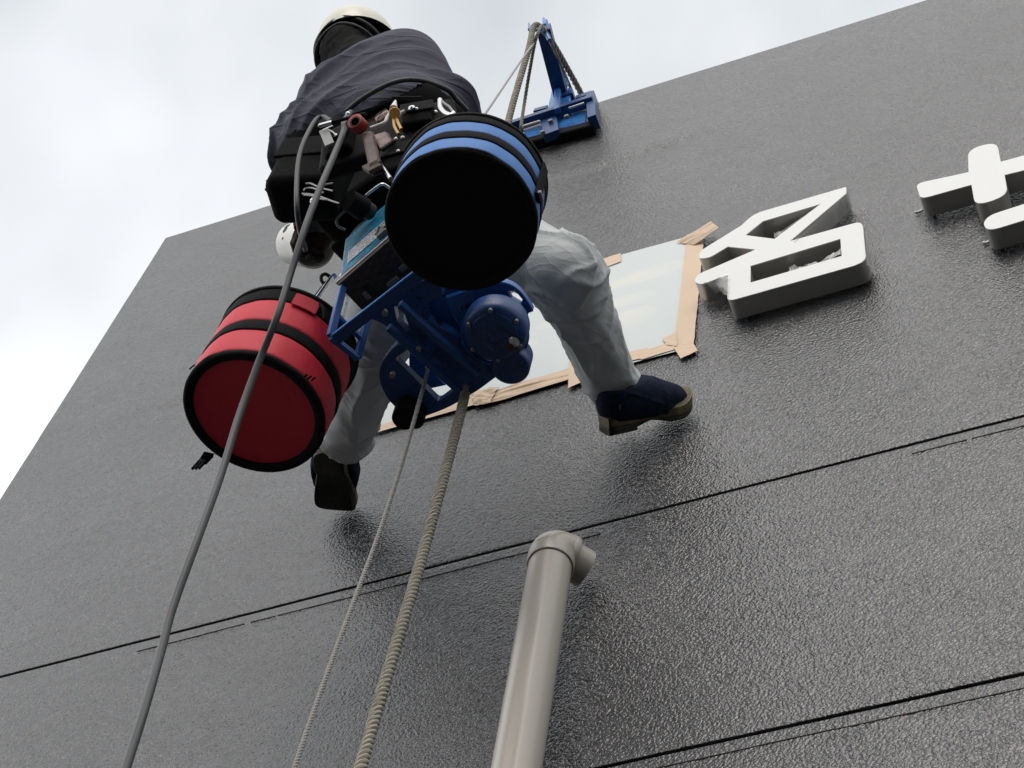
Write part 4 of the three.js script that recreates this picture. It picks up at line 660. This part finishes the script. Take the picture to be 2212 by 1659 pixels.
  part(seat, 'drain_plug', lathe([[0, -0.018], [0.009, -0.018], [0.011, -0.012], [0.016, -0.008], [0.018, 0]], H5(1822, 705, Y1 - 0.004), V(0.35, 1, 0.1), 12), M.rust);
  part(seat, 'plug_cap', lathe([[0, -0.006], [0.010, -0.004], [0.012, 0.0]], H5(1835, 700, Y1 - 0.02), V(0.35, 1, 0.1), 16), M.silver);
  for (const [x, y] of [[940, 775], [630, 430], [1385, 1125], [700, 1010]]) part(seat, 'bolt', lathe([[0, -0.007], [0.006, -0.007], [0.0068, -0.005], [0.0068, 0.004]], H5(x, y, Y1 - 0.002), V(0, 1, 0), 6), M.grey);
  part(seat, 'seat_board', box(J.pelvis.clone().add(V(0.06, -0.14, -0.06)), [0.42, 0.025, 0.24], GA, 0.01), M.rubber);
  for (const s of [-1, 1]) part(seat, 'hanger_strap', bar(J.pelvis.clone().add(V(0.06 + 0.2 * s * AX.x, -0.13, -0.06 + 0.2 * s * AX.z)), WIN.clone().add(V(0.03 * s, 0.32, 0.02)), 0.03, 0.004, AX), M.strap);
}

// ---------------------------------------------------------------- bags, pouches and tools at the belt
const c2 = (x, y, z) => P(548.6 + 0.1984 * x, 192 + 0.1984 * y, z);
const rot = (yaw, pitch, roll = 0) => { const m = new THREE.Matrix4().makeRotationFromEuler(new THREE.Euler(pitch, yaw, roll, 'YXZ')), x = V(), y = V(), z = V(); m.extractBasis(x, y, z); return [x, y, z]; };
{
  const ax = rot(0.2, 0.12, -0.06), c = P(672, 386, 0.82), t = thing('tool_bag', 'large black fabric tool bag hanging at the left of the belt', 'bag', c), g = (x, y, z) => c.clone().addScaledVector(ax[0], x).addScaledVector(ax[1], y).addScaledVector(ax[2], z);
  const b = new RoundedBoxGeometry(0.150, 0.205, 0.10, 8, 0.022), p = b.attributes.position; for (let i = 0; i < p.count; i++) { const e = 0.006 * perlin.noise(p.getX(i) * 22, p.getY(i) * 22, p.getZ(i) * 22); p.setXYZ(i, p.getX(i) * (1 + 0.10 * p.getY(i)) + e, p.getY(i) + e * 0.5, p.getZ(i) * (1.1 - 0.8 * p.getY(i)) + e); } b.computeVertexNormals();
  part(t, 'bag_body', b.applyMatrix4(basis(...ax, c)), M.bag);
  part(t, 'flap', box(g(0, 0.055, 0.052), [0.150, 0.10, 0.008], rot(0.2, 0.02, -0.06), 0.004), M.bag);
  const s = part(t, 'strap', [bar(P(582, 400, 0.80), P(640, 474, 0.70), 0.03, 0.005, V(0, 0, 1)), bar(P(582, 402, 0.80), P(606, 380, 0.86), 0.03, 0.005, V(0, 0, 1))], M.strap);
  part(s, 'clip', tube([P(700 - 4, 0 + 437, 0.78), P(676, 452, 0.76), P(670, 470, 0.74), P(682, 480, 0.74)].map((q, i) => [P(697, 415, 0.87), P(683, 424, 0.87), P(671, 434, 0.86), P(684, 442, 0.86)][i]), 0.0022, 16), M.silver);
}
{ // black leather pad carrying the small pouches
  const c = P(838, 302, 0.885), ax = rot(0.03, 0.25, 0.02), t = thing('belt_pad', 'wide black leather pad with rivets across the back of the belt', 'belt pad', c);
  part(t, 'pad', box(c, [0.30, 0.13, 0.04], ax, 0.014, 3), M.leather);
  for (const [x, y] of [[1620, 530], [1680, 605], [1545, 545], [1675, 365], [1265, 812], [1408, 720], [1975, 252], [968, 575], [1022, 266]]) { const q = PL(548.6 + 0.1984 * x, 192 + 0.1984 * y, c.clone().addScaledVector(ax[2], 0.021), ax[2]); part(t, 'rivet', lathe([[0, 0.004], [0.0035, 0.003], [0.005, 0.0]], q, ax[2], 14), M.silver); }
  for (const [a, b] of [[[1500, 90], [1830, 90]], [[1800, 330], [1925, 322]], [[1640, 400], [1790, 610]]]) part(t, 'seam', bar(PL(548.6 + 0.1984 * a[0], 192 + 0.1984 * a[1], c.clone().addScaledVector(ax[2], 0.021), ax[2]), PL(548.6 + 0.1984 * b[0], 192 + 0.1984 * b[1], c.clone().addScaledVector(ax[2], 0.021), ax[2]), 0.006, 0.004, V(0, 1, 0)), M.strap);
}
for (const [u, v, w, h2, d, yaw, roll, lb] of [[905, 262, 0.07, 0.075, 0.045, 0.2, 0.1, 'small black fabric pouch left of the large carabiner'], [742, 318, 0.06, 0.09, 0.05, -0.2, -0.08, 'small black pouch between the two grey cables'], [868, 352, 0.075, 0.085, 0.04, 0.1, 0.12, 'small black pouch tucked against the blue bucket']]) {
  const c = P(u, v, 0.90), ax = rot(yaw, 0.2, roll), t = thing('belt_pouch', lb, 'pouch', c), b = new RoundedBoxGeometry(w, h2, d, 5, 0.012), p = b.attributes.position;
  for (let i = 0; i < p.count; i++) { const e = 0.004 * perlin.noise(p.getX(i) * 40 + u, p.getY(i) * 40, p.getZ(i) * 40); p.setXYZ(i, p.getX(i) + e, p.getY(i) + e, p.getZ(i) + e); } b.computeVertexNormals();
  part(t, 'pouch_body', b.applyMatrix4(basis(...ax, c)), M.bag);
  part(t, 'flap', box(c.clone().addScaledVector(ax[1], h2 * 0.24).addScaledVector(ax[2], d / 2 + 0.002), [w * 1.02, h2 * 0.46, 0.006], ax, 0.003), M.leather);
  part(t, 'snap', lathe([[0, 0.004], [0.0035, 0.003], [0.0045, 0]], c.clone().addScaledVector(ax[1], h2 * 0.08).addScaledVector(ax[2], d / 2 + 0.004), ax[2], 14), M.silver);
}
{ // dark drop bag between pad and control box
  const c = P(785, 406, 0.705), t = thing('tool_pouch', 'black fabric pouch hanging between the belt and the control box', 'pouch', c), ax = rot(-0.3, 0.1);
  const b = new RoundedBoxGeometry(0.21, 0.22, 0.09, 6, 0.02), p = b.attributes.position; for (let i = 0; i < p.count; i++) { const e = 0.005 * perlin.noise(p.getX(i) * 25, p.getY(i) * 25, p.getZ(i) * 25 + 3); p.setXYZ(i, p.getX(i) + e, p.getY(i) + e, p.getZ(i) + e); } b.computeVertexNormals();
  part(t, 'pouch_body', b.applyMatrix4(basis(...ax, c)), M.bag);
  part(t, 'flap', box(c.clone().addScaledVector(ax[2], 0.048).addScaledVector(ax[1], 0.05), [0.19, 0.08, 0.006], ax, 0.003), M.strap);
}
const pouch = (label, q, mat, d, z, name = 'leather_pouch') => { // q: four corners in crop pixels, top-left first
  const p = q.map(([x, y]) => c2(x, y, z)), n = V(0, 0, 0).crossVectors(p[1].clone().sub(p[0]), p[3].clone().sub(p[0])).normalize().negate(), xx = p[1].clone().sub(p[0]).normalize(), yy = V(0, 0, 0).crossVectors(n, xx);
  const nn = n.z < 0 ? n.negate() : n, y2 = V(0, 0, 0).crossVectors(nn, xx), t = thing(name, label, 'pouch', p[0]);
  const s = rounded(p.map(e => { const w = e.clone().sub(p[0]); return [w.dot(xx), w.dot(y2), 0.008]; }));
  part(t, 'pocket', plate(s, p[0].clone().addScaledVector(nn, -d), xx, y2, d, 0.005), mat);
  return { t, nn, xx, y2 };
};
{
  const a = pouch('narrow brown leather pouch with a screwdriver poking out below', [[1165, 470], [1290, 440], [1372, 760], [1240, 830]], M.tan, 0.03, 0.93);
  part(a.t, 'loop', bar(c2(1250, 830, 0.92), c2(1330, 880, 0.92), 0.03, 0.01, V(0, 1, 0)), M.tan);
  const b = pouch('pinkish brown leather pouch beside the pliers', [[1285, 500], [1450, 450], [1525, 570], [1390, 665]], M.pinkTan, 0.03, 0.93);
  part(b.t, 'pocket_lip', bar(c2(1390, 668, 0.938), c2(1528, 572, 0.938), 0.012, 0.008, V(0, 1, 0)), M.leather);
  const c = pouch('small grey brown leather flap at the top of the belt pad', [[1300, 290], [1440, 200], [1475, 240], [1330, 335]], M.pinkTan, 0.014, 0.945, 'leather_flap');
  part(c.t, 'stitching', bar(c2(1318, 300, 0.95), c2(1446, 214, 0.95), 0.002, 0.002, V(0, 1, 0), 0), M.strap);
}
{
  const t = thing('screwdriver', 'screwdriver with shiny blade sticking out under the brown pouch', 'screwdriver', c2(1340, 740, 0.92));
  part(t, 'grip', rod(c2(1300, 660, 0.905), c2(1358, 772, 0.915), 0.010, 0.009), M.rubber);
  part(t, 'blade', rod(c2(1356, 770, 0.915), c2(1490, 980, 0.905), 0.0046), M.chrome);
  part(t, 'tip', rod(c2(1488, 978, 0.905), c2(1520, 1025, 0.90), 0.0048, 0.002), M.rubber);
}
{
  const z = 0.955, t = thing('pliers', 'pliers with yellow pivot and pale handles hooked on the belt pad', 'pliers', c2(1520, 260, z));
  part(t, 'jaw', rod(c2(1520, 215, z), c2(1540, 132, z), 0.0085, 0.0025, 10), M.silver);
  part(t, 'pivot', rod(c2(1532, 262, z - 0.004), c2(1532, 262, z + 0.012), 0.012, 0.011, 20), M.yellow);
  part(t, 'handle', tube([c2(1500, 250, z), c2(1455, 310, z), c2(1420, 370, z), c2(1270, 430, z)], 0.0045, 24), M.white);
  part(t, 'handle', tube([c2(1555, 300, z), c2(1590, 270, z), c2(1640, 245, z)], 0.0045, 16), M.white);
  part(t, 'lanyard', [tube([c2(1540, 290, z), c2(1570, 370, z), c2(1605, 440, z)], 0.003, 16), tube([c2(1520, 330, z), c2(1530, 410, z), c2(1575, 490, z)], 0.003, 16)], M.yellow);
}
{
  const z = 0.95, o = c2(1130, 385, z), t = thing('tape_roll', 'dark red tape roll hanging at the belt', 'tape roll', o);
  part(t, 'roll', lathe([[0.012, -0.011], [0.018, -0.012], [0.018, 0.012], [0.012, 0.011]].map(([r, y]) => [r - 0.0002, y]), o, V(-0.1, -0.55, 0.83), 32), M.red);
  part(t, 'core', lathe([[0.0095, -0.011], [0.0115, -0.012], [0.0115, 0.012], [0.0095, 0.011]], o, V(-0.1, -0.55, 0.83), 24), M.brown);
}
{
  const z = 0.95, t = thing('ratchet_wrench', 'steel ratchet wrench with dark shaft lying across the belt', 'wrench', c2(900, 350, z));
  part(t, 'shaft', rod(c2(850, 362, z), c2(1215, 272, z), 0.004), M.rubber);
  part(t, 'head', bar(c2(705, 402, z), c2(852, 362, z), 0.012, 0.008, V(0, 1, 0), 0.003), M.silver);
}
{
  const z = 0.935, t = thing('tag', 'small grey tag on a ring hanging below the wrench head', 'tag', c2(790, 540, z));
  part(t, 'plate', bar(c2(760, 450, z), c2(828, 612, z), 0.021, 0.006, V(1, 0, 0)), M.grey);
  part(t, 'ring', [tube([c2(750, 452, z), c2(800, 430, z), c2(860, 405, z)], 0.0025, 14), tube([c2(790, 440, z), c2(850, 465, z), c2(900, 510, z)], 0.0018, 14)], M.silver);
}
{
  const z = 0.945, t = thing('carabiner', 'large steel carabiner at the right end of the belt', 'carabiner', c2(2100, 200, z));
  part(t, 'ring', tube([c2(2025, 120, z), c2(2030, 200, z), c2(2080, 262, z), c2(2150, 285, z), c2(2175, 262, z)], 0.0052, 30), M.silver);
  part(t, 'gate', tube([c2(2025, 120, z), c2(2075, 160, z), c2(2130, 200, z), c2(2175, 262, z)], 0.003, 20), M.grey);
}
{
  const z = 0.935, t = thing('hook_ring', 'small steel ring on the belt pad left of the large carabiner', 'ring', c2(1720, 215, z));
  part(t, 'ring', tube([c2(1692, 235, z), c2(1700, 200, z), c2(1735, 192, z), c2(1745, 215, z)], 0.003, 20), M.silver);
  part(t, 'shank', rod(c2(1700, 225, z - 0.01), c2(1700, 225, z), 0.003), M.grey);
}
{
  const z = 0.88, t = thing('wire_bundle', 'bundle of thin steel wires poking from the black bag', 'wire bundle', c2(700, 1100, z));
  for (const l of [[[565, 1030], [620, 1030], [720, 1075], [860, 1110]], [[540, 1110], [560, 1085], [640, 1080], [760, 1130]], [[525, 1140], [600, 1145], [700, 1165], [860, 1225], [930, 1245]], [[545, 1155], [640, 1165], [720, 1195], [800, 1205]], [[760, 1048], [810, 1035], [860, 1025]]]) part(t, 'wire', tube(l.map(([x, y]) => c2(x, y, z)), 0.0017, 20), M.wire);
}
// white plastic pot in the left hand
{
  const o = P(660, 527, 0.50), ax = V(0.72, -0.66, 0.10).normalize(), t = thing('plastic_pot', 'white plastic pot with two black spots held in the left hand', 'pot', o);
  const prof = [[0, -0.065], [0.046, -0.064], [0.054, -0.056], [0.058, 0.0], [0.061, 0.035], [0.0635, 0.04], [0.061, 0.042], [0.058, 0.036], [0.055, 0.0], [0.050, -0.052], [0, -0.058]];
  part(t, 'pot_body', lathe(prof, o, ax, 56), M.pot);
  for (const [u, v, r] of [[621, 489, 0.010], [616, 497, 0.009], [611, 515, 0.004]]) { const [x, y, z] = frameOf(ax, V(0, 0, 1)); const d = ray(u, v); let best = null; for (let s = 3.5; s < 6; s += 0.001) { const p = CAM.clone().addScaledVector(d, s), w = p.clone().sub(o), a = w.dot(ax), rr = w.clone().addScaledVector(ax, -a).length(); if (Math.abs(a) < 0.062 && rr < 0.058 + a * 0.08) { best = p; break; } } if (best) { const w = best.clone().sub(o), n = w.addScaledVector(ax, -w.dot(ax)).normalize(); part(t, 'paint_spot', lathe([[0, 0.0018], [r * 0.8, 0.0015], [r, 0.0]], best.addScaledVector(n, -0.0004), n, 16), M.dark); } }
  const rag = nets((x, y, z) => Math.hypot(x - o.x - ax.x * 0.005, y - o.y - ax.y * 0.005, z - o.z - ax.z * 0.005) - 0.037, o.clone().addScalar(-0.09), o.clone().addScalar(0.09), 0.004, (x, y, z) => 0.012 * perlin.noise(x * 45, y * 45, z * 45));
  part(t, 'rag', rag, M.glove);
}

scene.traverse((m) => { if (m.isMesh) m.castShadow = m.receiveShadow = true; });
renderer.render(scene, camera);
